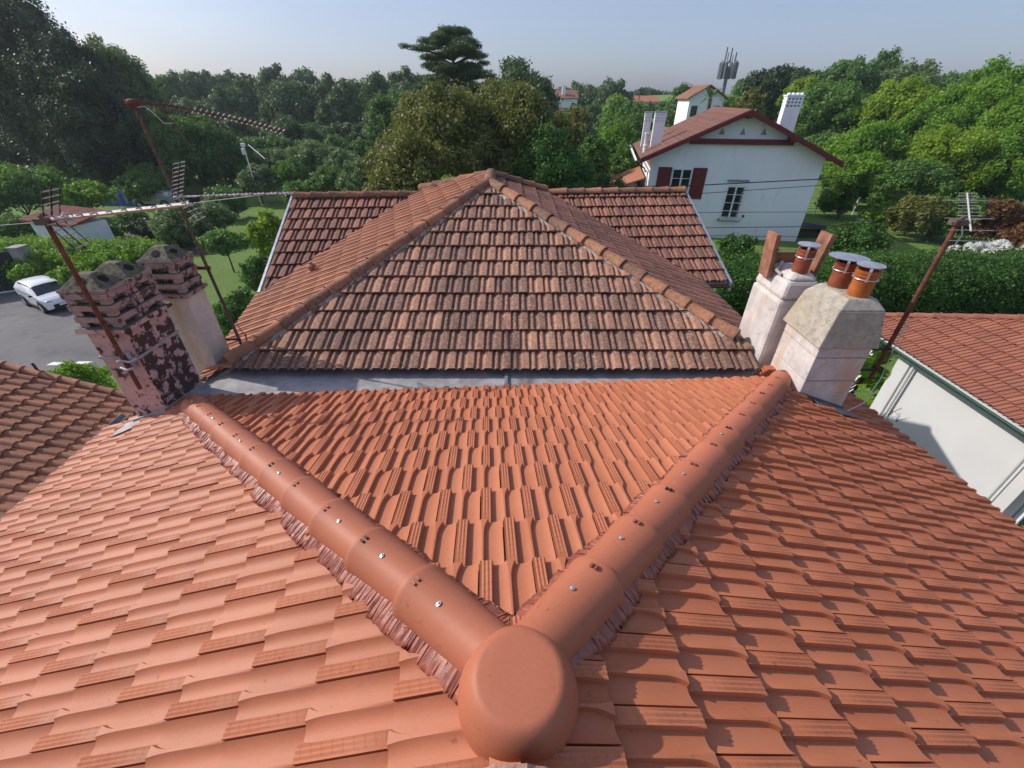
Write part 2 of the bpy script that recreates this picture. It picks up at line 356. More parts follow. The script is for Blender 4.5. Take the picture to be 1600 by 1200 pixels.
# ------------------------------------------------------------------ tiles
def tile_profile(u, v, st):
    """relief height at u (across 0..1) and v (0 upslope .. 1 lower edge)"""
    ss = lambda t: (lambda q: q*q*(3-2*q))(min(1, max(0, t)))
    if st == 'new':
        s_ = 1 - u; Rl = .027; fl = max(0, (v - .68) / .32)**2.4
        be = .235 + .025*fl; ce = .590 + .10*fl; cb = .555 - .03*fl
        if s_ < .018: return .010
        if s_ < be: return Rl + (.0020 * math.cos((s_-.018) / .217 * 2*math.pi*3) if s_ < .235 else 0)
        if s_ < be + .022: return Rl * (1 - ss((s_-be)/.022))
        if s_ < ce: return Rl*.84 * min(1, ((s_-be-.022) / max(.05, cb-be-.022)))**3.4
        if s_ < ce + .022: return Rl*.84*(1 - ss((s_-ce)/.022))
        return Rl*.93 * ((s_-ce-.022)/(1-ce-.022))**3.6
    if st == 'old':
        Rl = .030; fl = ss((v - .8) / .2)
        band = ss((u - .43 + .03*fl) / .14) * (1 - ss((u - .93) / .03)); rib = .0028 * (math.cos((u-.5) / .45 * 2*math.pi*4) if .50 < u < .95 else 0)
        mid = (1 - ss((abs(u - .19) - .045 - .04*fl) / .07)) * .92
        return Rl * max(band, mid, .10) + rib
    if st == 'roman':
        return .055 * max(0, math.sin(math.pi * min(1, u / .62))) ** .8 if u < .62 else -.012 * math.sin(math.pi * (u - .62) / .38)
    if st == 'flat':
        return .026 * ss(u / .04) * (1 - ss((u - .30) / .05)) + .020 * ss((u-.52)/.12) * (1 - ss((u - .80) / .04))
US = {'new': [0,.07,.15,.23,.30,.325,.345,.365,.388,.411,.44,.48,.56,.64,.71,.735,.75,.765,.80,.837,.873,.91,.945,.982,.984,1.0],
      'old': [0,.05,.10,.14,.17,.20,.23,.26,.31,.36,.42,.48,.53,.59,.64,.70,.755,.81,.86,.92,.955,.985,1.0],
      'roman': [0,.05,.12,.2,.31,.42,.5,.57,.62,.7,.81,.92,1.0], 'flat': [0,.04,.15,.30,.35,.50,.58,.66,.80,.84,1.0]}
VS = {'new': [-.12,-.005,.05,.6,.75,.83,.90,.95,1.0], 'old': [-.12,-.005,.05,.5,.8,.9,1.0], 'roman': [-.12,.5,1.0], 'flat': [-.12,.5,1.0]}
TH = {'new': .024, 'old': .028, 'roman': .018, 'flat': .018}
LIFT = {'new': .034, 'old': .037, 'roman': .034, 'flat': .036}
def tile_arrays(W, Lx, st, gap=.003):
    us, vs = US[st], VS[st]; V = []; UV = []
    th = TH[st]; lift = LIFT[st]
    for v in vs:
        if st == 'new':                              # columns follow the widening crest
            fl = max(0, (v - .68) / .32)**2.4; be = .235 + .025*fl; ce = .590 + .10*fl; cb = .555 - .03*fl
            sl = [0, .017, .0185, .055, .09, .127, .163, .199, .234, be-.0005, be+.006, be+.014, be+.022] + [be+.022+(cb-be-.022)*(1-(1-k/5)**1.7) for k in range(1, 6)] + [ce, ce+.006, ce+.015, ce+.022] + [ce+.022+(1-ce-.022)*(1-(1-k/5)**1.7) for k in range(1, 6)]
            us = [1 - q for q in sl][::-1]
        for u in us:
            h = tile_profile(u, v, st) * (1 if st not in ('new', 'old') else .55 + .45*min(1, max(0, v/.05))); nose = (.014 * h / .03 if st == 'old' else 0) * max(0, (v - .8) / .2)
            V.append((gap/2 + u * (W - gap), -v * Lx - nose, h + lift * v)); UV.append((u, v))
    nu = len(us); nv = len(vs); Q = [(j*nu+i, (j+1)*nu+i, (j+1)*nu+i+1, j*nu+i+1) for j in range(nv-1) for i in range(nu-1)]
    b = len(V)                                      # lower lip
    for i, u in enumerate(us):
        x, y, z = V[(nv-1)*nu + i]; V.append((x, y + .004, z - th)); UV.append((u, 1))
    Q += [((nv-1)*nu+i, b+i, b+i+1, (nv-1)*nu+i+1) for i in range(nu-1)]
    for col in (0, nu-1):                            # side edges
        b2 = len(V)
        for j in range(nv):
            x, y, z = V[j*nu+col]; V.append((x, y, z - th*.8)); UV.append((us[col], vs[j]))
        Q += [(j*nu+col, b2+j, b2+j+1, (j+1)*nu+col) if col else ((j+1)*nu+col, b2+j+1, b2+j, j*nu+col) for j in range(nv-1)]
    return np.array(V), np.array(Q), np.array(UV)
class Plane:
    def __init__(s, p, gx, gy): s.p = np.array(p, float); s.g = np.array([gx, gy])
    def z(s, x, y): return s.p[2] + s.g[0]*(x - s.p[0]) + s.g[1]*(y - s.p[1])
def below(a, b):
    """half-plane (A,B,C): A x + B y + C >= 0 where plane a lies under plane b"""
    g = b.g - a.g; c = (b.p[2] - b.g @ b.p[:2]) - (a.p[2] - a.g @ a.p[:2]); return (g[0], g[1], c)
def hp(p, q):
    """half-plane left of the line p->q"""
    d = (q[0]-p[0], q[1]-p[1]); return (-d[1], d[0], d[1]*p[0] - d[0]*p[1])
def clip_poly(poly, hs):
    for A, B, Cc in hs:
        out = []
        for i in range(len(poly)):
            p, q = poly[i], poly[(i+1) % len(poly)]; fp = A*p[0]+B*p[1]+Cc; fq = A*q[0]+B*q[1]+Cc
            if fp >= 0: out.append(p)
            if (fp >= 0) != (fq >= 0): t = fp / (fp - fq); out.append((p[0]+(q[0]-p[0])*t, p[1]+(q[1]-p[1])*t))
        poly = out
        if not poly: return []
    return poly
def in_view(p):
    d = np.array(p) - C0; dep = d[1]*CP - d[2]*SP
    if dep < .1: return False
    x = 800 + FPX*d[0]/dep; y = 600 - FPX*(d[1]*SP + d[2]*CP)/dep
    return -60 < x < 1660 and -60 < y < 1260
TILE_JOBS = {}
def lay_tiles(pl, hs, W, Lx, st, mat, house, holes=(), start=None, jit=.0015, bond=.5):
    """tiles over one roof plane; collected per house and built later"""
    g = pl.g; gl = np.linalg.norm(g); up2 = g / gl; k = 1 / math.sqrt(1 + gl*gl)
    ydir = np.array([up2[0]*k, up2[1]*k, gl*k]); n3 = np.array([-g[0], -g[1], 1]) * k; xdir = np.cross(ydir, n3)
    poly = clip_poly([(-40,-40),(40,-40),(40,40),(-40,40)], hs)
    if not poly: return
    P3 = np.array([(x, y, pl.z(x, y)) for x, y in poly]); O = pl.p if start is None else np.array([start[0], start[1], pl.z(*start)])
    U = (P3 - O) @ xdir; D = (P3 - O) @ ydir
    V0, Q0, UV0 = tile_arrays(W, Lx, st)
    lst = TILE_JOBS.setdefault((house, mat, st, W, Lx), [])
    rr = random.Random(len(lst) + 5)
    for j in range(math.floor(D.min()/Lx) - 1, math.ceil(D.max()/Lx) + 2):
        for i in range(math.floor(U.min()/W) - 2, math.ceil(U.max()/W) + 2):
            o = O + xdir*((i + bond*(j % 2))*W) + ydir*((j+1)*Lx) + n3*.012
            cs = [o + xdir*a + ydir*b_ for a, b_ in ((0, 0), (W, 0), (W, -Lx), (0, -Lx))]
            mx_ = [[A*c_[0]+B*c_[1]+Cc for c_ in cs] for A, B, Cc in hs]
            if any(max(q) <= 0.0 for q in mx_): continue
            cen = sum(cs) / 4
            if any(h0 < cen[0] < h1 and h2 < cen[1] < h3 for h0, h1, h2, h3 in holes): continue
            cut = [h for h, q in zip(hs, mx_) if min(q) < -.002]
            o = o + n3*rr.uniform(-jit, jit) + xdir*rr.uniform(-jit, jit) + ydir*rr.uniform(-jit*1.5, jit*1.5)
            dd = np.linalg.norm(cen - C0)
            lst.append((dd if in_view(cen) else dd + 1000, o, np.stack([xdir, ydir, n3], 1), cut))
def build_tiles(house, loc, limit=300):
    jobs = [(k, t) for k, l in TILE_JOBS.items() if k[0] is house for t in l]
    jobs.sort(key=lambda q: q[1][0]); share = {}
    rest = {}
    for idx, (k, (dd, o, Mx, cut)) in enumerate(jobs):
        V0, Q0, UV0 = tile_arrays(k[3], k[4], k[2])
        if idx < limit and not cut:
            if k not in share:
                share[k] = fast_mesh('roof_tile', V0, Q0, k[1], True, UV0); share[k].set_sharp_from_angle(angle=R(38))
            ob = link_mesh('roof_tile', share[k], house)
            M4 = Matrix([[*Mx[0], o[0]-loc[0]], [*Mx[1], o[1]-loc[1]], [*Mx[2], o[2]-loc[2]], [0,0,0,1]])
            ob.matrix_local = M4; continue
        Vw = V0 @ Mx.T + o
        if cut:
            bm = bmesh.new(); vs = [bm.verts.new(q) for q in Vw]; uvl = bm.loops.layers.uv.new('UVMap')
            for q in Q0:
                f = bm.faces.new([vs[a] for a in q]); f.smooth = True
                for lp, a in zip(f.loops, q): lp[uvl].uv = UV0[a]
            for A, B, Cc in cut:
                nn = Vector((A, B, 0)); l2 = nn.length_squared
                bmesh.ops.bisect_plane(bm, geom=bm.verts[:]+bm.edges[:]+bm.faces[:], plane_co=Vector((-A*Cc/l2, -B*Cc/l2, 0)), plane_no=nn, clear_inner=True)
            if len(bm.faces) < 3: bm.free(); continue
            if idx < limit:
                for q in bm.verts: q.co -= Vector(loc)
                me = bpy.data.meshes.new('roof_tile'); bm.to_mesh(me); me.materials.append(k[1]); me.set_sharp_from_angle(angle=R(38)); link_mesh('roof_tile', me, house)
            else: rest.setdefault(k[1], [[], []])[1].append(bm); continue
            bm.free()
        else: rest.setdefault(k[1], [[], []])[0].append((Vw - np.array(loc), Q0, UV0))
    for mat, (full, cuts) in rest.items():
        parts_V, parts_Q, parts_U = [], [], []; b0 = 0
        for V1, Q1, U1 in full: parts_V.append(V1); parts_Q.append(Q1 + b0); parts_U.append(U1); b0 += len(V1)
        if full:
            me = fast_mesh('roof_tile', np.concatenate(parts_V), np.concatenate(parts_Q), mat, True, np.concatenate(parts_U))
            me.set_sharp_from_angle(angle=R(38)); o = link_mesh('roof_tile', me, house); o['kind'] = 'stuff'
        if cuts:
            vs, fs, us = [], [], []; b0 = 0
            for bm in cuts:
                bm.verts.index_update(); uvl = bm.loops.layers.uv[0]
                for q in bm.verts: vs.append(tuple(q.co - Vector(loc)))
                for f in bm.faces: fs.append([b0 + q.index for q in f.verts]); us += [tuple(lp[uvl].uv) for lp in f.loops]
                b0 += len(bm.verts); bm.free()
            me = bpy.data.meshes.new('cut_tile'); me.from_pydata(vs, [], fs); me.materials.append(mat)
            l = me.uv_layers.new(name='UVMap'); l.data.foreach_set('uv', np.array(us, np.float32).ravel())
            me.polygons.foreach_set('use_smooth', [True]*len(fs)); me.set_sharp_from_angle(angle=R(38))
            o = link_mesh('cut_tile', me, house); o['kind'] = 'stuff'
def deck(pl, hs, mat, parent, name='roof_deck', drop=.03, th=.05, rect=((-40,-40),(40,-40),(40,40),(-40,40))):
    poly = clip_poly(list(rect), hs); mb = MB(); mb.slab([(x, y, pl.z(x, y) - drop) for x, y in poly], (0, 0, -th)); return mb.build(name, mat, parent)
def half_pipe(Lc, r0, r1, th=.014, collar=.03, n=12, lo=-15):
    """a ridge cap along +Y (upslope at y=Lc), open below; wider end at y=0"""
    st = [(0, r1), (collar, r1), (collar + .006, r1 - .004), (Lc + .05, r0)]; V = []; F = []
    for y, r in st:
        for k in range(n + 1):
            a = R(lo + (180 - 2*lo) * k / n); V.append((r*math.cos(a), y, r*math.sin(a)))
    for y, r in st:
        for k in range(n + 1):
            a = R(lo + (180 - 2*lo) * k / n); V.append(((r-th)*math.cos(a), y, (r-th)*math.sin(a)))
    m1 = n + 1; T = len(st)*m1
    for j in range(len(st)-1):
        for k in range(n): F.append((j*m1+k, j*m1+k+1, (j+1)*m1+k+1, (j+1)*m1+k)); F.append((T+j*m1+k, T+(j+1)*m1+k, T+(j+1)*m1+k+1, T+j*m1+k+1))
    for k in range(n): F.append((k, T+k, T+k+1, k+1))
    for j in range(len(st)-1):
        F.append((j*m1, (j+1)*m1, T+(j+1)*m1, T+j*m1)); F.append((j*m1+n, T+j*m1+n, T+(j+1)*m1+n, (j+1)*m1+n))
    return V, F
def frame_along(d):
    d = Vector(d).normalized(); x = d.cross(Vector((0,0,1))).normalized(); z = x.cross(d); return Matrix((x, d, z)).transposed()
def caps(house, name, p0, p1, step, r0, r1, mat, th=.014, collar=.03, raise_=.0, extras=None, lo=-15, clip_end=True, prof=None):
    """ridge caps from low end p0 to high end p1"""
    p0, p1 = Vector(p0), Vector(p1); d = (p1 - p0); n = max(1, round(d.length/step)); s = d.length/n; d.normalize(); Mx = frame_along(d)
    V, F = half_pipe(s, r0, r1, th, collar, lo=lo)
    me = bpy.data.meshes.new(name); me.from_pydata(V, [], F); bm = bmesh.new(); bm.from_mesh(me); bmesh.ops.recalc_face_normals(bm, faces=bm.faces); bm.to_mesh(me); bm.free()
    me.materials.append(mat); me.polygons.foreach_set('use_smooth', [True]*len(me.polygons)); me.set_sharp_from_angle(angle=R(40))
    rr = random.Random(n); res = []
    for i in range(n):
        o = link_mesh(name, me, house); q = p0 + d*s*i + Vector((0, 0, raise_))
        M4 = Matrix.Translation(q - root_loc(house)) @ Mx.to_4x4() @ Matrix.Rotation(R(rr.uniform(-1.2, 1.2)), 4, 'Z')
        o.matrix_local = M4; res.append((o, q, Mx, s))
        if extras: extras(o, i, s)
    return res

# ------------------------------------------------------------------ NEW ROOF HOUSE
TH3 = R(3.5); ax_ = np.array([-math.sin(TH3), math.cos(TH3)]); ex_ = np.array([math.cos(TH3), math.sin(TH3)])
PK = np.array([.01, .646, 7.37]); SN = .36
nF = Plane(PK, *(-ax_*SN)); nL = Plane(PK, *(ex_*SN)); nR = Plane(PK, *(-ex_*SN))
def loc2(a, b): return (PK[0] + ex_[0]*a + ax_[0]*b, PK[1] + ex_[1]*a + ax_[1]*b)
H1 = empty('tiled_house', (0, .6, 0), 'house in front with new orange terracotta hip roof and round hub cap at its peak', 'house')
cutF = hp((3.6, 4.53), (-3.6, 4.09))
hsF = [below(nF, nL), below(nF, nR), cutF]
eL = hp(loc2(-4.62, 5), loc2(-4.62, -5)); eR = hp(loc2(4.85, -5), loc2(4.85, 5)); back = hp(loc2(-9, -3.1), loc2(9, -3.1))
hsL = [below(nL, nF), below(nL, nR), eL, hp((0, 4.15), (-9, 3.75)), back]
hsR = [below(nR, nF), below(nR, nL), eR, hp((9, 5.1), (0, 4.4)), back]
LT = .3455; WT = .24
lay_tiles(nF, hsF, WT, LT, 'new', M['new_tile'], H1, start=(loc2(-.13, 3.72+.03)))
lay_tiles(nL, hsL, WT, LT, 'new', M['new_tile'], H1, start=(loc2(-4.62, .1)), holes=[(-4.25, -3.7, 3.83, 4.6)])
lay_tiles(nR, hsR, WT, LT, 'new', M['new_tile'], H1, start=(loc2(4.85, .05)), holes=[(3.35, 3.88, 4.06, 4.8)])
build_tiles(H1, H1.location)
deck(nF, hsF, M['mortar'], H1); deck(nL, hsL, M['mortar'], H1); deck(nR, hsR, M['mortar'], H1)
mb = MB()
a, b_, c_, d_ = loc2(-4.2, -3.0), loc2(4.4, -3.0), (4.25, 4.9), (-4.35, 4.35); ze = 5.62
mb.prism([a, b_, c_, d_], -.3, ze); mb.build('wall', M['house_wall'], H1)
mb = MB(); zr = 7.25; mb.slab([(*a, ze), (*b_, ze), (PK[0]-ax_[0]*0+ax_[0]*-3.0, PK[1]+ax_[1]*-3.0, zr)], (ax_[0]*.2, ax_[1]*.2, 0)); mb.build('gable_wall', M['house_wall'], H1)
# gutters
def gutter(parent, p, q, r, mat, name='gutter'):
    p, q = Vector(p), Vector(q); Mx = frame_along(q-p); ln = (q-p).length; V = []; F = []; n = 8
    for y in (0, ln):
        for rr_ in (r, r-.006):
            for k in range(n+1):
                a = R(180 + 180*k/n); V.append(p + Mx @ Vector((rr_*math.cos(a), y, rr_*math.sin(a))))
    m1 = n+1
    for k in range(n): F.append((k, k+1, 2*m1+k+1, 2*m1+k)); F.append((m1+k, 3*m1+k, 3*m1+k+1, m1+k+1)); F.append((k, m1+k, m1+k+1, k+1)); F.append((2*m1+k, 2*m1+k+1, 3*m1+k+1, 3*m1+k))
    F.append((0, 2*m1, 3*m1, m1)); F.append((n, m1+n, 3*m1+n, 2*m1+n))
    mb = MB(); mb.add(V, F); return mb.build(name, mat, parent, smooth=True)
g0, g1 = loc2(-4.69, -3.1), loc2(-4.69, 3.95); gutter(H1, (*g0, 5.66), (*g1, 5.68), .06, M['zinc_dark'])
g0, g1 = loc2(4.92, -3.1), loc2(4.92, 4.4); gutter(H1, (*g0, 5.58), (*g1, 5.58), .06, M['zinc'])
# caps on the hips and the ridge behind
screw_me = None
def cap_extras(o, i, s):
    mb = MB(); mb.lathe((0, 0, 0), [(.0105, 0), (.0105, .002), (.006, .003), (.006, .007), (.002, .009)], 12)
    r = .128
    def put(name, mat, build, y, x, rr_):
        me = bpy.data.meshes.new(name); me.from_pydata(*build); me.materials.append(mat); me.polygons.foreach_set('use_smooth', [True]*len(me.polygons)); me.set_sharp_from_angle(angle=R(35))
        q = link_mesh(name, me, o); zz = math.sqrt(max(0, rr_*rr_ - x*x)); q.matrix_local = Matrix.Translation((x, y, zz)) @ Matrix.Rotation(math.asin(max(-1, min(1, x/rr_))), 4, 'Y')
    if i % 2 == 0 or i > 8: put('screw', M['steel'], (mb.v, [], mb.f), s*.5, .02, .123)
    mc = MB(); mc.box(-.016, -.006, -.012, .012, -.004, .006); mc.box(.006, .016, -.012, .012, -.004, .005)
    put('clip', M['black'] if i % 3 == 0 else M['flash'], (mc.v, [], mc.f), .052, .015, .131)
apex = Vector((PK[0], PK[1], PK[2] + .05))
hL = Vector((-3.38, 3.70, 6.20)); hR = Vector((3.30, 4.17, 6.12))
def hip_point(A, B, xy): return Vector((xy[0], xy[1], min(A.z(*xy), B.z(*xy))))
def hip_at(A, B, x):
    a, b_, c_ = below(A, B); y = -(c_ + a*x)/b_; return Vector((x, y, A.z(x, y)))
hL = hip_at(nF, nL, -3.42); hR = hip_at(nF, nR, 3.30)
dl = (hL - Vector(PK)).normalized(); dr = (hR - Vector(PK)).normalized()
caps(H1, 'hip_cap', hL + Vector((0,0,.028)), Vector(PK) + dl*.13 + Vector((0,0,.028)), .42, .108, .132, M['new_cap'], extras=cap_extras)
caps(H1, 'hip_cap', hR + Vector((0,0,.028)), Vector(PK) + dr*.13 + Vector((0,0,.028)), .42, .108, .132, M['new_cap'], extras=cap_extras)
rb = Vector((PK[0] - ax_[0]*3.1, PK[1] - ax_[1]*3.1, PK[2] + .05)); caps(H1, 'ridge_cap', rb, Vector((PK[0]-ax_[0]*.33, PK[1]-ax_[1]*.33, PK[2]+.02)), .42, .108, .132, M['new_cap'])
# closed lower ends of the hips
for h_, d_ in ((hL, dl), (hR, dr)):
    Mx = frame_along(-d_); mb = MB(); vs = []
    for k in range(7):
        f = k/6; rr_ = .127*math.cos(f*math.pi/2*.98); 
        for q in range(13): a = R(-12 + 204*q/12); vs.append(h_ + Vector((0,0,.028)) + d_*(-.0 ) - d_*(-.02 - 0) + d_*(.0) + (d_*(-1)*-1)*0 + Mx @ Vector((rr_*math.cos(a), -.01 - 0*f + .075*math.sin(f*math.pi/2), rr_*math.sin(a))))
    mb.add(vs, [(j*13+q, j*13+q+1, (j+1)*13+q+1, (j+1)*13+q) for j in range(6) for q in range(12)]); mb.build('hip_end', M['new_cap'], H1, smooth=True, ang=180)
# hub
mb = MB(); mb.lathe((PK[0]+.01, PK[1]-.045, PK[2]-.06), [(.196,0),(.200,.03),(.198,.07),(.189,.11),(.175,.145),(.158,.172),(.146,.184),(.136,.190),(.124,.192),(.06,.191),(.01,.191)], 56)
hub = mb.build('hub_cap', M['new_cap'], H1, smooth=True, ang=180)
mb = MB(); Mz = Matrix.Translation((PK[0]-ax_[0]*.215, PK[1]-ax_[1]*.215, PK[2]+.04)); vs = []
for j in range(3):
    for k in range(15): a = R(k*180/14); r = .130 + .006*math.sin(k*2.3+j) ; vs.append((PK[0]+r*math.cos(a)*1.02, PK[1]-.262-.03*j, PK[2]+.02+r*math.sin(a)*.95))
mb.add(vs, [(j*15+k, j*15+k+1, (j+1)*15+k+1, (j+1)*15+k) for j in range(2) for k in range(14)]); mb.build('mortar_joint', M['joint'], H1)
# pleated flashing both sides of each hip
def flashing(h_, plA, side, w0, w1, seed):
    p0 = Vector(PK); d = (h_ - p0); ln = d.length; d2 = Vector((d.x, d.y, 0)).normalized(); nrm = Vector((-d2.y, d2.x, 0))*side
    rr = random.Random(seed); nL_ = int(ln/.0065); V = []; W_ = 6; wv = w1; ph = 0
    for i in range(nL_+1):
        t = .10 + (ln-.12)*i/nL_; base = p0 + d*(t/ln); ph += rr.uniform(.8, 1.3); amp = rr.uniform(.002, .005)
        if i % 5 == 0: wv = wv*.6 + .4*(w1 + rr.uniform(-.012, .012) + .010*math.sin(t*9+seed))
        sk = rr.uniform(-.006, .006)
        for k in range(W_):
            f = k/(W_-1); wd = w0 + (wv-w0)*f; q = base + nrm*wd + d2*(sk*f*2); zz = plA.z(q.x, q.y)
            V.append((q.x, q.y, zz + .068 + .020*(1-f)**1.5 - .016*f**3 + amp*math.sin(ph*2.1)*(.35+f) + rr.uniform(-.0015,.0015)))
    F = [(i*W_+k, i*W_+k+1, (i+1)*W_+k+1, (i+1)*W_+k) for i in range(nL_) for k in range(W_-1)]
    mb = MB(); mb.add(V, F); o = mb.build('ridge_flashing', M['flash'], H1, smooth=True, ang=30); md = o.modifiers.new('s', 'SOLIDIFY'); md.thickness = .002
flashing(hL, nF, -1, .08, .150, 1); flashing(hL, nL, 1, .08, .185, 2)
flashing(hR, nF, 1, .08, .160, 3); flashing(hR, nR, -1, .08, .170, 4)

# ------------------------------------------------------------------ OLD ROOF HOUSE
SO = .42
oF = Plane((0, 4.62, 6.07), 0, SO)
FA = atY(764, 289, 1); r_ = ray(764, 289); t_ = (CAMZ - oF.p[2] + SO*4.62)/(-r_[2] + SO*r_[1]); FA = C0 + r_*t_
ra_ = .42/.485; A_ = np.array([[ra_, 1.0], [-4.5 - FA[0], 7.3 - FA[1]]]); gl_ = np.linalg.solve(A_, np.array([.42, 6.04 - FA[2]])); pass
oL = Plane((FA[0], FA[1], FA[2]), gl_[0], gl_[1]); oR = Plane((FA[0], FA[1], FA[2]), -.41, 0)
oB = Plane((FA[0], FA[1] + .95, FA[2]), 0, -.42)
TW = R(4.5); wa = np.array([-math.sin(TW), math.cos(TW)])
WR = np.array([0, 10.42, 7.17]); wF = Plane(WR, *(wa*.43)); wB = Plane(WR, *(-wa*.43))
H2 = empty('weathered_house', (0, 9, 0), 'older house with weathered brown hip roof and two side wings beyond the zinc gutter', 'house')
eaveL = -3.95; eaveR = oR.p[0] + (FA[2]-6.0)/.41
hF = [below(oF, oL), below(oF, oR), hp((-9, 4.62), (9, 4.62)), hp((3.17, 0), (3.17, 20))]
hLo = [below(oL, oF), below(oL, oR), below(oL, oB), below(wF, oL), (oL.g[0], oL.g[1], oL.p[2] - oL.g @ oL.p[:2] - 6.0)]
hRo = [below(oR, oF), below(oR, oL), below(oR, oB), below(wF, oR), hp((eaveR, 0), (eaveR, 20))]
hB = [below(oB, oL), below(oB, oR), below(oB, oF), below(wB, oB), hp((-2.3, 20), (-2.3, 0)), hp((2.3, 0), (2.3, 20)), hp((9, 11.5), (-9, 11.5))]
wxl, wxr = -4.80, 4.02
def wl(a, b): return (WR[0] + math.cos(TW)*a + wa[0]*b, WR[1] + math.sin(TW)*a + wa[1]*b)
hWL = [below(wF, wB), below(oL, wF), hp(wl(wxl, 5), wl(wxl, -5)), hp(wl(-9, -2.62), wl(9, -2.62)), below(wF, oR) if 0 else hp((0, -20), (0, 20))]
hWR = [below(wF, wB), below(oR, wF), hp(wl(wxr, -5), wl(wxr, 5)), hp(wl(-9, -2.72), wl(9, -2.72)), hp((0, 20), (0, -20))]
hWB = [below(wB, wF), hp(wl(wxl, 5), wl(wxl, -5)), hp(wl(wxr, -5), wl(wxr, 5)), hp(wl(9, 3), wl(-9, 3))]
lay_tiles(oF, hF, .238, .350, 'old', M['old_tile'], H2, start=(0, 4.62), jit=.003)
lay_tiles(oL, hLo, .238, .350, 'old', M['old_side'], H2, start=(eaveL, 4.62), jit=.003)
lay_tiles(oR, hRo, .238, .350, 'old', M['old_wing'], H2, start=(eaveR, 4.62), jit=.003, holes=[(3.05, 3.8, 4.5, 5.6)])
lay_tiles(wF, hWL, .238, .350, 'old', M['old_wing'], H2, start=wl(wxl, -2.62), jit=.003)
lay_tiles(wF, hWR, .238, .350, 'old', M['old_wing'], H2, start=wl(wxr, -2.72), jit=.003)
build_tiles(H2, H2.location)
for pl, hs in ((oF, hF + [hp((-9, 4.8), (9, 4.8))]), (oL, hLo), (oR, hRo), (wF, hWL), (wF, hWR)): deck(pl, hs, M['mortar'], H2)
deck(oB, hB, M['old_wing'], H2, drop=0); deck(wB, hWB, M['old_wing'], H2, drop=0)
mb = MB(); mb.box(eaveL+.35, eaveR-.35, 4.85, 11.5, -.2, 5.9); mb.build('wall', M['house_wall'], H2)
mb = MB(); mb.prism([wl(wxl+.12, -2.45), wl(wxr-.12, -2.45), wl(wxr-.12, 2.5), wl(wxl+.12, 2.5)], -.2, 6.0)
for sx_, s2 in ((wxl+.12, 1), (wxr-.3, 1)):
    mb.slab([(*wl(sx_, -2.5), 6.0), (*wl(sx_, 2.5), 6.0), (*wl(sx_, 0), 7.10)], (.18, 0, 0))
mb.build('wing_wall', M['white_wall'], H2)
# verge boards
for sx_, e in ((wxl-.03, -2.66), (wxr+.03, -2.76)):
    mb = MB(); p0, p1 = wl(sx_, e), wl(sx_, 0.05); p2 = wl(sx_, 2.9)
    q = .045 if sx_ > 0 else -.045
    mb.slab([(*p0, wF.z(*p0)+.05), (*p1, wF.z(*p1)+.05), (*p2, wB.z(*p2)+.05), (*p2, wB.z(*p2)-.12), (*p1, wF.z(*p1)-.13), (*p0, wF.z(*p0)-.12)], (q, 0, 0)); mb.build('verge_board', M['galv'], H2)
p0, p1 = wl(wxl, -2.70), wl(-3.9, -2.70); gutter(H2, (*p0, 6.05), (*p1, 6.05), .055, M['rust'])
p0, p1 = wl(3.6, -2.80), wl(wxr, -2.80); gutter(H2, (*p0, 6.0), (*p1, 6.0), .055, M['rust'])
# ridge caps
def xy_hip(A, B, x): return hip_at(A, B, x)
cl = hip_at(oF, oL, eaveL+.28); crr = hip_at(oF, oR, 3.02)
FAv = Vector(FA); RAv = FAv + Vector((0, .95, 0))
up = Vector((0, 0, .045))
caps(H2, 'hip_cap', cl + up, FAv + up, .40, .085, .115, M['old_cap'], collar=.045, lo=5)
caps(H2, 'hip_cap', crr + up, FAv + up, .40, .085, .115, M['old_cap'], collar=.045, lo=5)
caps(H2, 'ridge_cap', RAv + up, FAv + up - Vector((0, .0, 0)), .40, .085, .115, M['old_cap'], collar=.045, lo=5)
def tri(A, B, Cc):
    m_ = np.array([A.g - B.g, A.g - Cc.g]); r__ = np.array([(B.p[2]-B.g@B.p[:2]) - (A.p[2]-A.g@A.p[:2]), (Cc.p[2]-Cc.g@Cc.p[:2]) - (A.p[2]-A.g@A.p[:2])])
    x, y = np.linalg.solve(m_, r__); return Vector((x, y, A.z(x, y)))
vl = tri(oL, oB, wF); vr = tri(oR, oB, wF)
for v_ in (vl, vr): caps(H2, 'hip_cap', v_ + up, RAv + up, .40, .085, .115, M['old_cap'], collar=.045, lo=5)
for a, b_ in ((wxl, vl), (wxr, vr)):
    e = wl(a, 0); e = Vector((e[0], e[1], WR[2])); q = Vector((vl.x if a < 0 else vr.x, 0, 0)); tx = q.x + (-.1 if a < 0 else .1)
    e2 = wl(tx / math.cos(TW), 0); caps(H2, 'ridge_cap', e + up, Vector((e2[0], e2[1], WR[2])) + up, .40, .085, .112, M['old_cap'], collar=.045, lo=5)
# mortar fillets under the hip caps
for a, b_, A, B in ((cl, FAv, oF, oL), (crr, FAv, oF, oR)):
    d = (b_-a); nn = int(d.length/.05); d2 = Vector((d.x, d.y, 0)).normalized(); nr = Vector((-d2.y, d2.x, 0)); rr = random.Random(int(abs(a.x)*100)); vs = []
    for i in range(nn+1):
        q = a + d*(i/nn)
        for o_ in (-.135, -.09, 0, .09, .135):
            e = q + nr*(o_*(1+rr.uniform(-.12, .12))); zz = min(A.z(e.x, e.y), B.z(e.x, e.y)); vs.append((e.x, e.y, zz + (.03 if abs(o_) > .1 else .062) + rr.uniform(-.006, .006)))
    mb = MB(); mb.add(vs, [(i*5+k, i*5+k+1, (i+1)*5+k+1, (i+1)*5+k) for i in range(nn) for k in range(4)]); mb.build('mortar_bed', M['mortar'], H2)
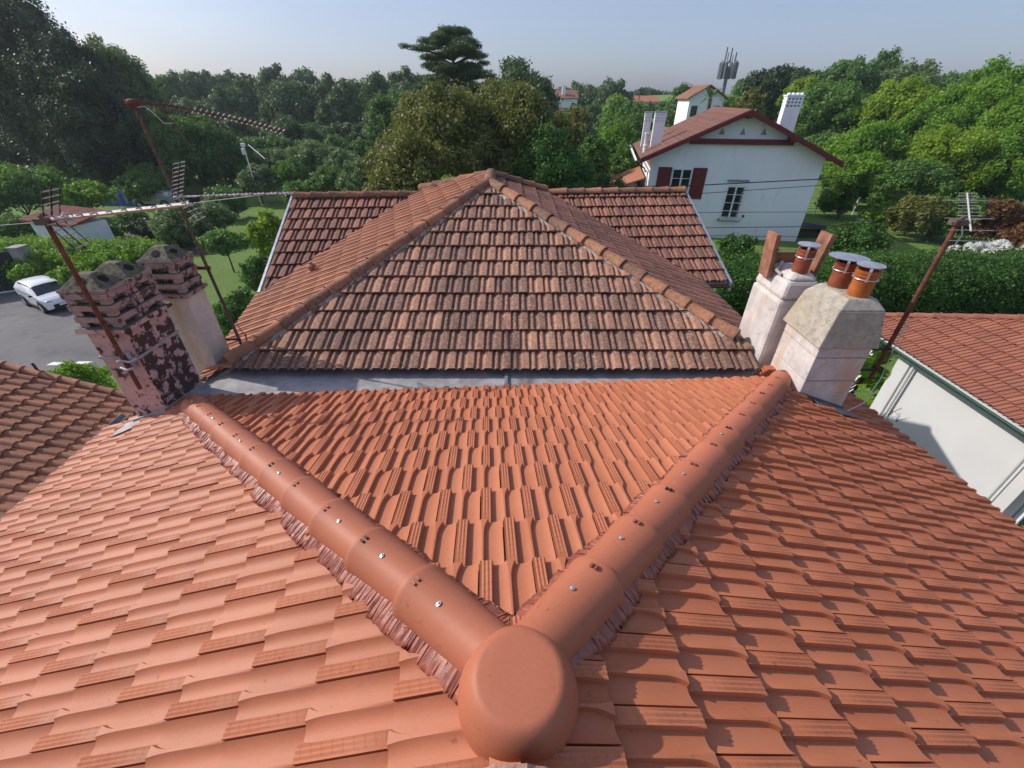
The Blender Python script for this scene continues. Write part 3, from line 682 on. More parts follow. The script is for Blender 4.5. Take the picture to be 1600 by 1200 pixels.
# roof vent on the left slope
r_ = ray(489, 428); g_ = oL.g; t_ = (CAMZ - oL.p[2] + g_ @ oL.p[:2]) / (g_[0]*r_[0] + g_[1]*r_[1] - r_[2])
pv = C0 + r_*t_; mb = MB(); mb.lathe((pv[0], pv[1], pv[2]-.05), [(.07,0),(.065,.10),(.05,.12),(.05,.17),(.085,.18),(.085,.20),(.05,.23),(.03,.235),(.03,.26),(.012,.27)], 16); mb.build('roof_vent', M['old_cap'], H2, smooth=True)
# valley gutter of zinc between the two roofs
mb = MB(); mb.slab([(-3.75,3.72,5.985),(3.9,4.25,5.97),(3.9,4.80,6.03),(-3.95,4.80,6.03)], (0,0,-.03)); 
o = mb.build('valley_gutter', M['zinc'], H2)
mb = MB(); mb.box(-3.7, 3.3, 4.802, 4.812, 5.95, 6.10); mb.build('fascia', M['zinc_dark'], H2)
mb = MB(); mb.box(-.095, -.055, 4.30, 4.70, 5.97, 6.055); mb.build('gutter_joint', M['galv'], H2)

# ------------------------------------------------------------------ chimneys
def cube_vents(parent, x0, x1, y0, y1, z0, h, mat, layers=3, nunits=2):
    """openwork crown: slabs on little corner posts, dark vents between, faceted block with discs painted as round holes on top"""
    lh = h/layers; du = (y1-y0)/nunits
    for u in range(nunits):
        a, b_ = y0 + du*u + .006, y0 + du*(u+1) - .006
        for k in range(layers):
            z = z0 + lh*k; mb = MB(); ph = lh*.46
            pw = (x1-x0)*.2; pd = (b_-a)*.2
            for xa in (x0+.012, x1-pw-.012):
                for ya in (a+.012, b_-pd-.012): mb.box(xa, xa+pw, ya, ya+pd, z, z+ph)
            mb.box(x0+.13*(x1-x0)*1.4, x1-.13*(x1-x0)*1.4, a+.2*(b_-a), b_-.2*(b_-a), z, z+ph)
            mb.box(x0, x1, a, b_, z+ph, z+lh-.004); mb.build('vent_course', mat, parent, bevel=.006)
        zt = z0 + h; cx, cy = (x0+x1)/2, (a+b_)/2
        mb = MB(); mb.box(x0-.012, x1+.012, a, b_, zt-.004, zt+.03)
        mb.frustum((x0+.01, x1-.01, a+.008, b_-.008), zt+.03, (cx-.07, cx+.07, cy-.045, cy+.045), zt+.15); cap = mb.build('cap_block', mat, parent, bevel=.008)
        # round openings: black discs on the sloping faces, their inner dark painted
        for sx_, sy_, nx_, ny_ in ((.62, 0, 1, 0), (-.62, 0, -1, 0), (0, -.62, 0, -1)):
            if sy_ and u > 0: continue
            hx, hy = (x1-x0)/2, (b_-a)/2
            px, py = cx + sx_*hx*1.02, cy + sy_*hy*1.0
            n3 = Vector((nx_*.12, ny_*.12, (hx if nx_ else hy)*.75)).normalized(); Mr = n3.to_track_quat('Z', 'Y').to_matrix()
            mb = MB(); mb.lathe((px, py, zt+.092), [(.036, -.02), (.045, .001), (.043, .004), (.01, .0045)], 16, Mr); mb.build('vent_hole_disc', M['hole'], cap, smooth=True)
# A: big peeling chimney on the new roof
A = MB(); A.box(-4.25, -3.86, 3.81, 4.42, 5.4, 7.07); ch = A.build('chimney', M['pink'], H1, bevel=.008)
A = MB(); A.box(-4.30, -3.81, 3.76, 4.47, 7.07, 7.12); A.build('chimney_ledge', M['pink'], H1, bevel=.008)
cube_vents(H1, -4.27, -3.84, 3.79, 4.44, 7.12, .36, M['pink_crown'], 3, 2)
A = MB(); A.box(-4.27, -3.835, 3.785, 4.445, 5.85, 5.98); 
A = MB(); z_ = lambda x: nL.z(x, 3.8)
A.slab([(-4.30, 3.775, z_(-4.30)-.06), (-3.83, 3.775, z_(-3.83)-.06), (-3.83, 3.775, z_(-3.83)+.09), (-4.30, 3.775, z_(-4.30)+.09)], (0, .03, 0))
A.slab([(-3.835, 3.775, z_(-3.83)-.06), (-3.835, 4.45, 5.93), (-3.835, 4.45, 6.06), (-3.835, 3.775, z_(-3.83)+.09)], (-.02, 0, 0))
A.slab([(-4.45, 3.58, nL.z(-4.45, 3.58)+.055), (-4.12, 3.66, nL.z(-4.12, 3.66)+.055), (-4.22, 3.80, nL.z(-4.22, 3.8)+.06), (-4.45, 3.80, nL.z(-4.45,3.8)+.06)], (0, 0, .006))
A.build('chimney_flashing', M['zinc'], H1)
A = MB()
for zz in (6.78,):
    A.box(-4.262, -3.848, 3.798, 3.804, zz-.015, zz+.015); A.box(-3.854, -3.846, 3.80, 4.43, zz-.015, zz+.015); A.box(-4.262, -4.254, 3.80, 4.43, zz-.015, zz+.015)
A.build('strap', M['galv'], H1)
# B: cream chimney behind
B = MB(); B.box(-4.20, -3.85, 4.75, 5.09, 5.5, 7.05); B.build('chimney', M['cream'], H2, bevel=.01)
B = MB(); B.box(-4.24, -3.81, 4.71, 5.13, 7.05, 7.10); B.build('chimney_ledge', M['pink_crown'], H2, bevel=.008)
cube_vents(H2, -4.22, -3.83, 4.73, 5.11, 7.10, .36, M['pink_crown'], 3, 1)
B = MB(); B.box(-3.848, -3.838, 4.74, 5.11, 6.12, 6.155); B.slab([(-3.83, 4.74, 5.95), (-3.83, 5.11, 6.0), (-3.83, 5.11, 6.10), (-3.83, 4.74, 6.05)], (-.02, 0, 0)); B.build('chimney_flashing', M['zinc'], H2)
# C: near right chimney with two pots
def pot(parent, x, y, z, r, h, mat, tilt=(0, 0)):
    Mr = Matrix.Rotation(tilt[0], 3, 'X') @ Matrix.Rotation(tilt[1], 3, 'Y')
    pr = [(r*.95, -.06), (r*.95, 0), (r*.95, h*.68), (r*1.03, h*.69), (r*1.03, h*.74), (r*.97, h*.75), (r*.97, h*.79), (r*1.05, h*.80), (r*1.05, h*.85), (r*.98, h*.86), (r*.98, h*.90), (r*1.06, h*.91), (r*1.06, h), (r*.86, h), (r*.84, h*.7)]
    mb = MB(); mb.lathe((x, y, z), pr, 28, Mr); o = mb.build('chimney_pot', mat, parent, smooth=True, ang=30); return o
def cowl(pt, x, y, z, r, h, rr_, ry=None, nd_=10, tilt=0):
    """metal disc on three straps clamped round the pot"""
    ry = ry or rr_; mb = MB(); vs = [(x, y, z+h+.075)]; n = 24
    for k in range(n): a = 2*math.pi*k/n; vs.append((x+rr_*math.cos(a), y+ry*math.sin(a), z+h+.052+tilt*math.cos(a)*rr_))
    for k in range(n): a = 2*math.pi*k/n; vs.append((x+rr_*math.cos(a), y+ry*math.sin(a), z+h+.046+tilt*math.cos(a)*rr_))
    fs = [(0, 1+k, 1+(k+1) % n) for k in range(n)] + [(1+k, 1+n+k, 1+n+(k+1) % n, 1+(k+1) % n) for k in range(n)] + [tuple(range(1+n, 1+2*n))[::-1]]
    mb.add(vs, fs); mb.build('rain_disc', M['galv'], pt)
    for k, a in enumerate((-2.1, -.2, 1.9)):
        c_, s_ = math.cos(a), math.sin(a); mb = MB(); rq = r*1.07
        pts = [(x+c_*rq, y+s_*rq, z+h*.66), (x+c_*rq, y+s_*rq, z+h+.01), (x+c_*rq*.92, y+s_*rq*.92, z+h+.055)]
        for p, q in zip(pts[:-1], pts[1:]):
            t = Vector((-s_, c_, 0))*.012; nn = Vector((c_, s_, 0))*.003
            p, q = Vector(p), Vector(q); mb.add([p-t, p+t, q+t, q-t, p-t+nn, p+t+nn, q+t+nn, q-t+nn], [(0,1,2,3),(7,6,5,4),(0,3,7,4),(1,5,6,2),(0,4,5,1),(3,2,6,7)])
        mb.build('strap', M['steel'], pt)
    mb = MB(); mb.tube([(x+r*1.08*math.cos(2*math.pi*k/24), y+r*1.08*math.sin(2*math.pi*k/24), z+h*.72) for k in range(25)], .0045, 5, caps=False); mb.build('clamp_ring', M['steel'], pt, smooth=True)
Cc = MB(); Cc.box(3.33, 3.90, 4.04, 4.70, 5.3, 6.33); Cc.box(3.335, 3.895, 4.045, 4.695, 6.33, 6.345); Cc.box(3.33, 3.90, 4.04, 4.70, 6.345, 6.63); Cc.box(3.336, 3.894, 4.046, 4.694, 6.63, 6.645); Cc.box(3.33, 3.90, 4.04, 4.70, 6.645, 6.79); Cc.build('chimney', M['lilac'], H1, bevel=.01)
Cc = MB()
for zz in (6.33, 6.63): Cc.box(3.333, 3.897, 4.038, 4.70, zz+.003, zz+.009)
Cc.build('render_joint', M['mortar'], H1)
Cc = MB(); Cc.frustum((3.285, 3.935, 4.0, 4.74), 6.77, (3.36, 3.84, 4.04, 4.66), 7.19); Cc.frustum((3.36, 3.84, 4.04, 4.66), 7.19, (3.46, 3.76, 4.12, 4.6), 7.29)
o = Cc.build('chimney_cap', M['cap_cement'], H1, bevel=.012)
Cc = MB(); Cc.slab([(3.31, 4.02, nR.z(3.31, 4.02)+.02), (3.93, 4.02, nR.z(3.93, 4.02)+.02), (3.93, 4.02, nR.z(3.93, 4.02)+.085), (3.31, 4.02, nR.z(3.31, 4.02)+.085)], (0, .015, 0))
Cc.slab([(3.5, 3.86, nR.z(3.5, 3.86)+.05), (4.1, 3.90, nR.z(4.1, 3.90)+.05), (3.95, 4.03, nR.z(3.95, 4.03)+.06), (3.5, 4.03, nR.z(3.5, 4.03)+.06)], (0, 0, .005)); Cc.build('chimney_flashing', M['zinc_dark'], H1)
p1 = pot(H1, 3.63, 4.24, 7.26, .105, .30, M['pot']); cowl(p1, 3.63, 4.24, 7.26, .105, .30, .125)
p2 = pot(H1, 3.58, 4.50, 7.26, .100, .30, M['pot_dark']); cowl(p2, 3.58, 4.50, 7.26, .1, .30, .20, .17, tilt=-.05)
Cc = MB()
for k in range(5): a = .035*k; Cc.box(3.12+a*.7, 3.34, 4.60-a*.3, 4.66, 6.0+a, 6.03+a)
Cc.build('tile_offcut', M['new_cap'], H1, bevel=.004)
# D: rear right chimney
D = MB(); D.box(3.20, 3.66, 4.77, 5.46, 5.5, 7.0); D.frustum((3.20, 3.66, 4.77, 5.46), 7.0, (3.24, 3.62, 4.81, 5.42), 7.22); D.frustum((3.24, 3.62, 4.81, 5.42), 7.22, (3.33, 3.54, 4.90, 5.3), 7.30); D.build('chimney', M['lilac'], H2, bevel=.045)
p3 = pot(H2, 3.43, 4.97, 7.24, .092, .32, M['pot_dark']); cowl(p3, 3.43, 4.97, 7.24, .092, .32, .12, tilt=.0)
for (xa, ty) in ((3.17, -5), (3.72, 6)):
    mb = MB(); Mt = Matrix.Translation((xa, 5.22, 7.18)) @ Matrix.Rotation(R(ty), 4, 'Y'); mb.box(-.022, .022, -.11, .11, -.02, .50, Mt); mb.box(.022, .034, -.11, -.095, -.02, .50, Mt); mb.box(.022, .034, .095, .11, -.02, .50, Mt); mb.build('clay_slab', M['slab_clay'], H2, bevel=.004)
mb = MB(); mb.box(3.18, 3.74, 5.30, 5.34, 7.16, 7.42); mb.build('clay_slab', M['slab_clay'], H2, bevel=.004)
mb = MB(); mb.tube([(3.25,5.0,7.24),(3.22,5.08,7.27),(3.27,5.13,7.30),(3.30,5.15,7.36)], .018, 7); mb.build('mortar_lump', M['mortar'], H2)
# zinc skirts round the rear chimneys
mb = MB(); mb.slab([(3.05,4.62,5.97),(3.2,4.77,6.06),(3.2,5.5,6.34),(2.95,5.35,6.36)], (0,0,-.01)); mb.build('corner_flashing', M['zinc_dark'], H2); mb = MB(); mb.slab([(-3.95,4.5,5.965),(-3.6,4.62,5.965),(-3.78,5.12,6.10),(-3.85,5.12,6.05)], (0,0,-.01)); mb.build('corner_flashing', M['zinc_dark'], H2)

# ------------------------------------------------------------------ aerials
def rods(mb, c, d, half, r=.0035): c = Vector(c); d = Vector(d).normalized(); mb.tube([c - d*half, c + d*half], r, 5)
def reflector(parent, base, out, perp, n, gap, half, rod=.004):
    """a grid of rods: two side rails and n rungs going out from base"""
    base, out, perp = Vector(base), Vector(out).normalized(), Vector(perp).normalized()
    mb = MB(); mb.tube([base, base + out*gap*(n-.3)], .008, 4)
    for s in (-1, 1): mb.tube([base + perp*half*s*.95, base + perp*half*s*.95 + out*gap*(n-.6)], .006, 4)
    mb.build('reflector_rail', M['black'], parent)
    for k in range(n): mb = MB(); rods(mb, base + out*gap*(k+.2), perp, half, rod); mb.build('reflector_rod', M['alu'], parent)
# 1: red mast strapped to the peeling chimney
a1 = empty('tv_aerial', (-3.93, 3.72, 6.5), 'tv aerial on thick rust red mast strapped to the peeling pink chimney', 'aerial')
mb = MB(); mb.tube([(-3.94, 3.72, 6.45), (-3.885, 3.70, 8.20)], .021, 12); mb.build('mast', M['rust'], a1, smooth=True)
mb = MB(); mb.box(-4.0, -3.86, 3.745, 3.80, 6.76, 6.80); mb.tube([(-3.99,3.70,6.79),(-3.93,3.68,6.82),(-3.87,3.70,6.79),(-3.84,3.76,6.79)], .014, 8); mb.tube([(-3.98,3.69,6.73),(-3.92,3.675,6.71),(-3.86,3.70,6.72)], .014, 8); mb.box(-3.97, -3.90, 3.74, 3.79, 6.68, 6.86); mb.build('bracket', M['galv'], a1, bevel=.004, smooth=True)
mb = MB(); mb.box(-3.95, -3.83, 3.66, 3.74, 8.13, 8.18); mb.lathe((-3.885, 3.70, 8.17), [(.03,0),(.035,.03),(.02,.05)], 10); mb.build('clamp', M['rust_pole'], a1)
b0 = Vector((-3.97, 3.70, 8.155)); b1 = Vector((-2.63, 3.70, 8.29)); bd = (b1-b0).normalized(); pp = Vector((-.05, 1, 0)).normalized()
mb = MB(); mb.tube([b0, b1], .016, 4); mb.build('boom', M['alu'], a1)
for k in range(8):
    c_ = b0 + bd*(.42 + k*.128); mb = MB(); rods(mb, c_ + Vector((0,0,.014)), pp, .055 - .001*k, .006); mb.build('element', M['alu'], a1)
mb = MB(); mb.tube([b0+bd*.30-pp*.06+Vector((0,0,.02)), b0+bd*.27+pp*.0+Vector((0,0,.035)), b0+bd*.30+pp*.06+Vector((0,0,.02)), b0+bd*.33+Vector((0,0,-.01)), b0+bd*.30-pp*.06+Vector((0,0,.02))], .008, 6); mb.box(*[v for q in ((b0+bd*.30)-Vector((.02,.02,.03)), (b0+bd*.30)+Vector((.02,.02,.02))) for v in (q.x,)] , b0.y+bd.y*.30-.02, b0.y+bd.y*.30+.02, 8.13, 8.17); mb.build('dipole', M['alu'], a1)
rb_ = b0 + bd*.16
reflector(a1, rb_ + Vector((0,0,.02)), (.55,0,1), pp, 5, .055, .085, .006); reflector(a1, rb_ - Vector((0,0,.02)), (.60,0,-1), pp, 5, .055, .085, .006)
# 2: leaning pole beside the cream chimney with two aerials
a2 = empty('tv_aerial', (-3.67, 5.15, 6.15), 'tall thin leaning aerial pole with two long toothed aerials beside the cream chimney', 'aerial')
mtop = Vector((-3.79, 5.1, 8.99)); mb = MB(); mb.tube([(-3.67, 5.1, 6.13), (-3.725, 5.1, 7.6)], .019, 10); mb.tube([(-3.725,5.1,7.6), mtop], .015, 10); mb.build('mast', M['rust_pole'], a2, smooth=True)
mb = MB(); mb.box(-3.87, -3.68, 5.085, 5.115, 7.27, 7.31); mb.box(-3.86, -3.66, 5.085, 5.115, 6.30, 6.33); mb.tube([(-3.68,5.08,6.2),(-3.60,5.12,6.22),(-3.62,5.18,6.35)], .01, 6); mb.build('bracket', M['rust'], a2)
mb = MB(); mb.lathe(tuple(mtop + Vector((-.01,0,-.03))), [(.02,-.04),(.045,-.02),(.055,.01),(.05,.03),(.02,.045)], 12); mb.box(-3.86,-3.72,5.07,5.13,8.96,9.0); mb.build('clamp', M['rust'], a2, bevel=.004)
b0 = mtop + Vector((.05, .03, -.01)); b1 = Vector((-2.92, 6.28, 8.655)); bd = (b1-b0).normalized(); pp = Vector((bd.y, -bd.x, .35)).normalized(); Lb = (b1-b0).length
mid = (b0+b1)/2 + Vector((0,0,.03)); mb = MB(); mb.tube([b0, b0*.5+mid*.5+Vector((0,0,.012)), mid, mid*.5+b1*.5+Vector((0,0,.008)), b1], .012, 5); mb.build('boom', M['rust_pole'], a2)
for k in range(24):
    f = .10 + .9*k/23; c_ = b0.lerp(b1, f) + Vector((0,0,.03*(1-(2*f-1)**2))); mb = MB(); rods(mb, c_, pp, .075, .006); mb.build('element', M['alu'] if f > .3 else M['rust_pole'], a2)
mb = MB(); q0 = b0 + bd*.12; mb.tube([q0 - Vector((0,0,.04)), b0 + bd*.75 - Vector((0,0,.06))], .006, 5); mb.tube([q0, q0 + Vector((0,0,-.06))], .006, 5); mb.tube([q0 + bd*.05 + Vector((0,0,-.03)), q0 + bd*.20 + Vector((.02,-.05,-.33))], .009, 5); mb.build('stay', M['rust_pole'], a2)
mb = MB(); mb.tube([mtop + Vector((.02,0,-.06)), mtop + Vector((.08,.03,-.05)), mtop + Vector((.13,.06,-.12)), mtop+Vector((.17,.09,-.20)), mtop + Vector((.24,.12,-.20))], .0045, 6); mb.build('coax_cable', M['white_cable'], a2, smooth=True)
zb = 8.10; b0 = Vector((-3.74, 5.06, zb)); b1 = Vector((-2.47, 5.20, zb+.015)); bd = (b1-b0).normalized(); pp = Vector((bd.y, -bd.x, 0)).normalized()
mb = MB(); mb.tube([b0, b1], .012, 4); mb.build('boom', M['alu'], a2)
for k in range(21):
    mb = MB(); rods(mb, b0 + bd*(.30 + .045*k) + Vector((0,0,.006)), pp, .065, .006); mb.build('element', M['alu'] if k % 3 else M['rust_pole'], a2)
mb = MB(); mb.box(b0.x+.17, b0.x+.26, b0.y-.03, b0.y+.03, zb-.05, zb); mb.build('junction_box', M['black'], a2)
reflector(a2, b0 + bd*.04, Vector((.50, 0, 1)), pp, 9, .046, .12, .0055); reflector(a2, b0 + bd*.06, Vector((.62, .0, -1)), pp, 6, .052, .12, .0055)
mb = MB(); mb.tube([(-3.70,5.08,7.3),(-3.66,5.05,6.9),(-3.60,5.05,6.6),(-3.56,5.08,6.35)], .004, 5); mb.build('coax_cable', M['black'], a2)
# 3: aerial on the near right chimney
a3 = empty('tv_aerial', (4.32, 4.3, 6.2), 'tv aerial on tapered rusty mast held off the right chimney by two arms', 'aerial')
mb = MB(); mb.tube([(4.32, 4.30, 6.20), (4.325, 4.30, 8.03)], .024, 12); mb.build('mast', M['rust'], a3, smooth=True)
for zz in (6.62, 6.34): mb = MB(); mb.box(3.895, 4.34, 4.27, 4.30, zz-.014, zz+.014); mb.build('bracket', M['black'], a3)
mb = MB(); mb.tube([(4.27, 4.28, 8.0), (4.37, 4.32, 8.05)], .02, 8); mb.box(4.28, 4.40, 4.27, 4.36, 7.98, 8.03); mb.build('clamp', M['rust_pole'], a3)
b0 = Vector((4.31, 4.12, 7.97)); b1 = Vector((4.95, 5.0, 8.15)); bd = (b1-b0).normalized(); mb = MB(); mb.tube([b0, b1], .009, 4); mb.build('boom', M['alu'], a3)
for k in range(9): mb = MB(); rods(mb, b0.lerp(b1, .28 + .09*k), (1, -.05, 0), .085 + .003*(8-k), .0035); mb.build('element', M['alu'], a3)
for f, hf in ((.78, .25), (.30, .23), (.02, .20), (-.22, .19)): mb = MB(); rods(mb, b0.lerp(b1, f), (1, -.08, 0), hf, .003); mb.build('element', M['alu'], a3)
mb = MB(); mb.tube([(4.36,4.28,7.98),(4.40,4.27,7.9),(4.385,4.27,7.78),(4.35,4.275,7.70)], .006, 6); mb.build('coax_cable', M['white_cable'], a3, smooth=True); mb = MB(); mb.tube([(4.35,4.27,6.95),(4.34,4.24,6.6),(4.30,4.16,6.3),(4.15,4.05,6.02),(3.95,4.0,5.93)], .006, 6); mb.build('coax_cable', M['white_cable'], a3, smooth=True)

# ------------------------------------------------------------------ LEFT NEIGHBOUR: low roof of roman tiles
H3 = empty('neighbour_house', (-12, 5, 0), 'low neighbouring house at lower left under a roof of curved roman tiles', 'house')
nb = Plane((-10.0, 8.8, 2.74), -.36, 0)
hsn = [hp((-6, 8.8), (-30, 8.8)), hp((-8.6, -10), (-8.6, 20)), hp((-18, 20), (-18, -20)), hp((-30, -1), (30, -1))]
lay_tiles(nb, hsn, .235, .40, 'roman', M['roman'], H3, start=(-8.6, 8.8), jit=.006, bond=0)
build_tiles(H3, H3.location)
deck(nb, hsn, M['mortar'], H3)
mb = MB(); mb.box(-17.7, -8.9, -1, 8.6, -.2, 2.1); mb.slab([(-17.7, 8.4, 2.1), (-8.9, 8.4, 2.1), (-17.7, 8.4, 5.4)], (0, .2, 0)); mb.build('wall', M['house_wall'], H3)
caps(H3, 'verge_cap', (-8.6, 8.86, nb.z(-8.6, 0)+.03), (-18, 8.86, nb.z(-18, 0)+.03), .40, .085, .105, M['roman'], lo=0)
p = atY(0, 706, 6.2); mb = MB(); X0 = -11.9; mb.slab([(X0-.7, 5.6, nb.z(X0-.7, 0)+.12), (X0, 5.6, nb.z(X0, 0)+.12), (X0, 6.15, nb.z(X0, 0)+.12), (X0-.7, 6.15, nb.z(X0-.7, 0)+.12)], (0, 0, -.1)); mb.build('skylight', M['galv'], H3)
q = atY(46, 573, 8.8); mb = MB(); mb.tube([(q[0], 8.9, q[2]-.2), (q[0], 8.9, q[2]), (q[0]-.02, 8.9, q[2]+.03)], .03, 8); mb.build('vent_pipe', M['black'], H3)

# ------------------------------------------------------------------ RIGHT ANNEX
H4 = empty('garden_annex', (13, 8, 0), 'low white building at right with green gutter, white wall and brown tiled hip roof', 'house')
aP = Plane((10.6, 12.4, 3.30), .42, 0); aH = Plane((10.6, 12.4, 3.30), 0, -.42)
hsa = [below(aP, aH), hp((10.6, 20), (10.6, -20)), hp((-30, 2), (30, 2)), hp((16.5, -20), (16.5, 20))]
hsh = [below(aH, aP), hp((30, 12.4), (-30, 12.4)), hp((16.5, -20), (16.5, 20))]
lay_tiles(aP, hsa, .24, .36, 'flat', M['annex_tile'], H4, start=(10.6, 12.4), jit=.004)
build_tiles(H4, H4.location)
deck(aP, hsa + [hp((10.8, 20), (10.8, -20))], M['mortar'], H4); deck(aH, hsh, M['annex_tile'], H4, drop=0)
e0 = Vector((10.6, 12.4, 3.33)); e1 = Vector((15.6, 7.4, 5.43)); caps(H4, 'hip_cap', e0, e1, .38, .085, .105, M['annex_tile'], lo=0, collar=.04)
gutter(H4, (10.55, 2, 3.27), (10.55, 12.4, 3.27), .055, M['green_gutter'])
mb = MB(); mb.box(11.0, 16.4, 6.55, 10.4, -.2, 3.35); mb.build('wall', M['annex_wall'], H4)
mb = MB(); mb.box(10.62, 16.4, 2, 12.3, 3.20, 3.26); mb.build('soffit', M['white_paint'], H4)
mb = MB(); mb.box(10.94, 11.3, 10.02, 10.42, -.2, 3.2); mb.build('pilaster', M['annex_wall'], H4, bevel=.01); mb = MB(); mb.box(10.94, 11.4, 6.3, 6.56, -.2, 3.2); mb.build('pilaster', M['annex_wall'], H4, bevel=.01)
mb = MB(); mb.tube([(10.90, 9.85, 3.2), (10.90, 9.85, 0)], .04, 10); mb.build('downpipe', M['annex_wall'], H4, smooth=True); mb = MB(); mb.tube([(10.85, 6.62, 3.2), (10.85, 6.62, 0)], .04, 10); mb.build('downpipe', M['annex_wall'], H4, smooth=True)
mb = MB(); mb.box(11.3, 16.3, 2, 6.3, -.2, .9); mb.box(11.3, 16.3, 2, 6.3, 2.6, 3.19); mb.build('wall', M['annex_wall'], H4)
mb = MB(); mb.box(11.32, 11.36, 2, 6.28, .9, 2.6); wn = mb.build('window', M['glass'], H4)
mb = MB()
for yy in (6.22, 5.2, 4.2, 3.2): mb.box(11.26, 11.33, yy-.06, yy+.06, .9, 2.6)
mb.box(11.27, 11.325, 2, 6.28, .9, 1.0); mb.box(11.27, 11.325, 2, 6.28, 2.5, 2.6); mb.build('window_frame', M['white_paint'], wn)
for yy in (12.2, 11.3): mb = MB(); mb.box(10.95, 11.07, yy-.06, yy+.06, 0, 3.2); mb.build('porch_post', M['white_paint'], H4)

# ------------------------------------------------------------------ WHITE HOUSE WITH OXBLOOD TRIM
VA = R(-11)                                     # its ridge runs away to the right
fr_l = atY(1000, 252, 33.5); 
VX, VY = 15.9, 34.0
H5 = empty('villa', (VX, VY, 0), 'white two storey house with oxblood eaves, shutters and openwork chimneys', 'house')
Rv = Matrix.Translation((VX, VY, 0)) @ Matrix.Rotation(VA, 4, 'Z')
def vbox(mb, *a): return mb.box(*a, M=Rv)
def vp(x, y, z): return Rv @ Vector((x, y, z))
HWD, EAV, RDG, DEP = 5.75, 5.75, 8.35, 11.0
mb = MB(); vbox(mb, -HWD, HWD, 0, DEP, -.3, EAV-.1); mb.slab([vp(-HWD, 0, EAV-.1), vp(HWD, 0, EAV-.1), vp(0, 0, RDG-.15)], vp(0, DEP, 0)-vp(0, 0, 0)); mb.build('wall', M['white_wall'], H5)
sl = (RDG-EAV)/HWD; OV = .85
for s in (-1, 1):
    mb = MB(); e = HWD+OV; mb.slab([vp(s*e, -.9, EAV-sl*OV), vp(0, -.9, RDG), vp(0, DEP+.6, RDG), vp(s*e, DEP+.6, EAV-sl*OV)], (0, 0, .10)); rf = mb.build('roof', M['villa_roof'], H5)
    mb = MB()
    for k in range(48):                          # tile courses as low steps
        f = k/48; xa, xb = s*e*(1-f), s*e*(1-(k+1)/48); za, zb_ = EAV-sl*OV + (RDG-EAV+sl*OV)*f, EAV-sl*OV + (RDG-EAV+sl*OV)*(k+1)/48
        mb.add([vp(xa, -.9, za+.102), vp(xa, DEP+.6, za+.102), vp(xa, DEP+.6, za+.135), vp(xa, -.9, za+.135), vp(xb, -.9, zb_+.105), vp(xb, DEP+.6, zb_+.105)], [(0,1,2,3),(3,2,5,4)])
    o = mb.build('tile_course', M['villa_roof'], rf); o['kind'] = 'stuff'
    mb = MB(); mb.slab([vp(s*e, -.95, EAV-sl*OV-.22), vp(0, -.95, RDG-.20), vp(0, -.95, RDG+.05), vp(s*e, -.95, EAV-sl*OV+.06)], vp(0, .07, 0)-vp(0, 0, 0)); mb.build('barge_board', M['red_wood'], H5)
    mb = MB(); mb.slab([vp(s*e*.99, -.85, EAV-sl*OV-.06), vp(0, -.85, RDG-.08), vp(0, 0, RDG-.08), vp(s*e*.99, 0, EAV-sl*OV-.06)], (0, 0, .04)); mb.build('eave_boards', M['red_wood'], H5)
mb = MB(); vbox(mb, -3.35, 3.35, -.30, -.0, EAV+.62, EAV+.95); mb.build('cross_beam', M['red_wood'], H5)
for s in (-1, 1):
    mb = MB(); vbox(mb, s*3.1-.18, s*3.1+.18, -.88, 0, EAV+.85, EAV+1.12); vbox(mb, s*5.9-.15, s*5.9+.15, -.88, 0, EAV-.25, EAV+.0); mb.build('purlin_end', M['red_wood'], H5)
mb = MB(); vbox(mb, -.13, .13, -.88, 0, RDG-.42, RDG-.16); mb.build('purlin_end', M['red_wood'], H5)
for xx in (-1.35, 0, 1.35):
    mb = MB(); mb.slab([vp(xx-.2, -.004, EAV+1.2), vp(xx+.2, -.004, EAV+1.2), vp(xx, -.004, EAV+1.62)], vp(0, .03, 0)-vp(0,0,0)); mb.build('gable_vent', M['concrete'], H5)
def vwin(cx, z0, z1, w_, cols, rows, sill=True, lintel=False):
    mb = MB(); vbox(mb, cx-w_/2, cx+w_/2, -.012, .05, z0, z1); wn = mb.build('window', M['glass'], H5)
    mb = MB(); q = .06
    vbox(mb, cx-w_/2-.02, cx-w_/2+q, -.05, -.012, z0, z1); vbox(mb, cx+w_/2-q, cx+w_/2+.02, -.05, -.012, z0, z1); vbox(mb, cx-w_/2+q, cx+w_/2-q, -.05, -.012, z0, z0+q); vbox(mb, cx-w_/2+q, cx+w_/2-q, -.05, -.012, z1-q, z1)
    vbox(mb, cx-.06, cx+.06, -.055, -.013, z0+q, z1-q)
    for k in range(1, rows): z = z0 + (z1-z0)*k/rows; vbox(mb, cx-w_/2+q, cx+w_/2-q, -.04, -.014, z-.018, z+.018)
    mb.build('window_frame', M['white_paint'], wn)
    if sill: mb = MB(); vbox(mb, cx-w_/2-.18, cx+w_/2+.18, -.18, 0, z0-.16, z0-.03); mb.build('window_sill', M['concrete'], wn)
    if lintel: mb = MB(); vbox(mb, cx-w_/2-.12, cx+w_/2+.12, -.10, 0, z1+.30, z1+.44); mb.build('lintel', M['concrete'], wn)
    return wn
vwin(-3.45, 2.85, 4.75, 1.35, 2, 3)
for xx in (-4.68, -2.22): mb = MB(); vbox(mb, xx-.48, xx+.48, -.07, -.005, 2.75, 4.85); vbox(mb, xx-.36, xx+.36, -.085, -.071, 3.0, 3.1); vbox(mb, xx-.36, xx+.36, -.085, -.071, 4.2, 4.3); mb.build('shutter', M['red_wood'], H5)
wn = vwin(.55, 1.45, 3.7, 1.25, 2, 4, lintel=True)
mb = MB()
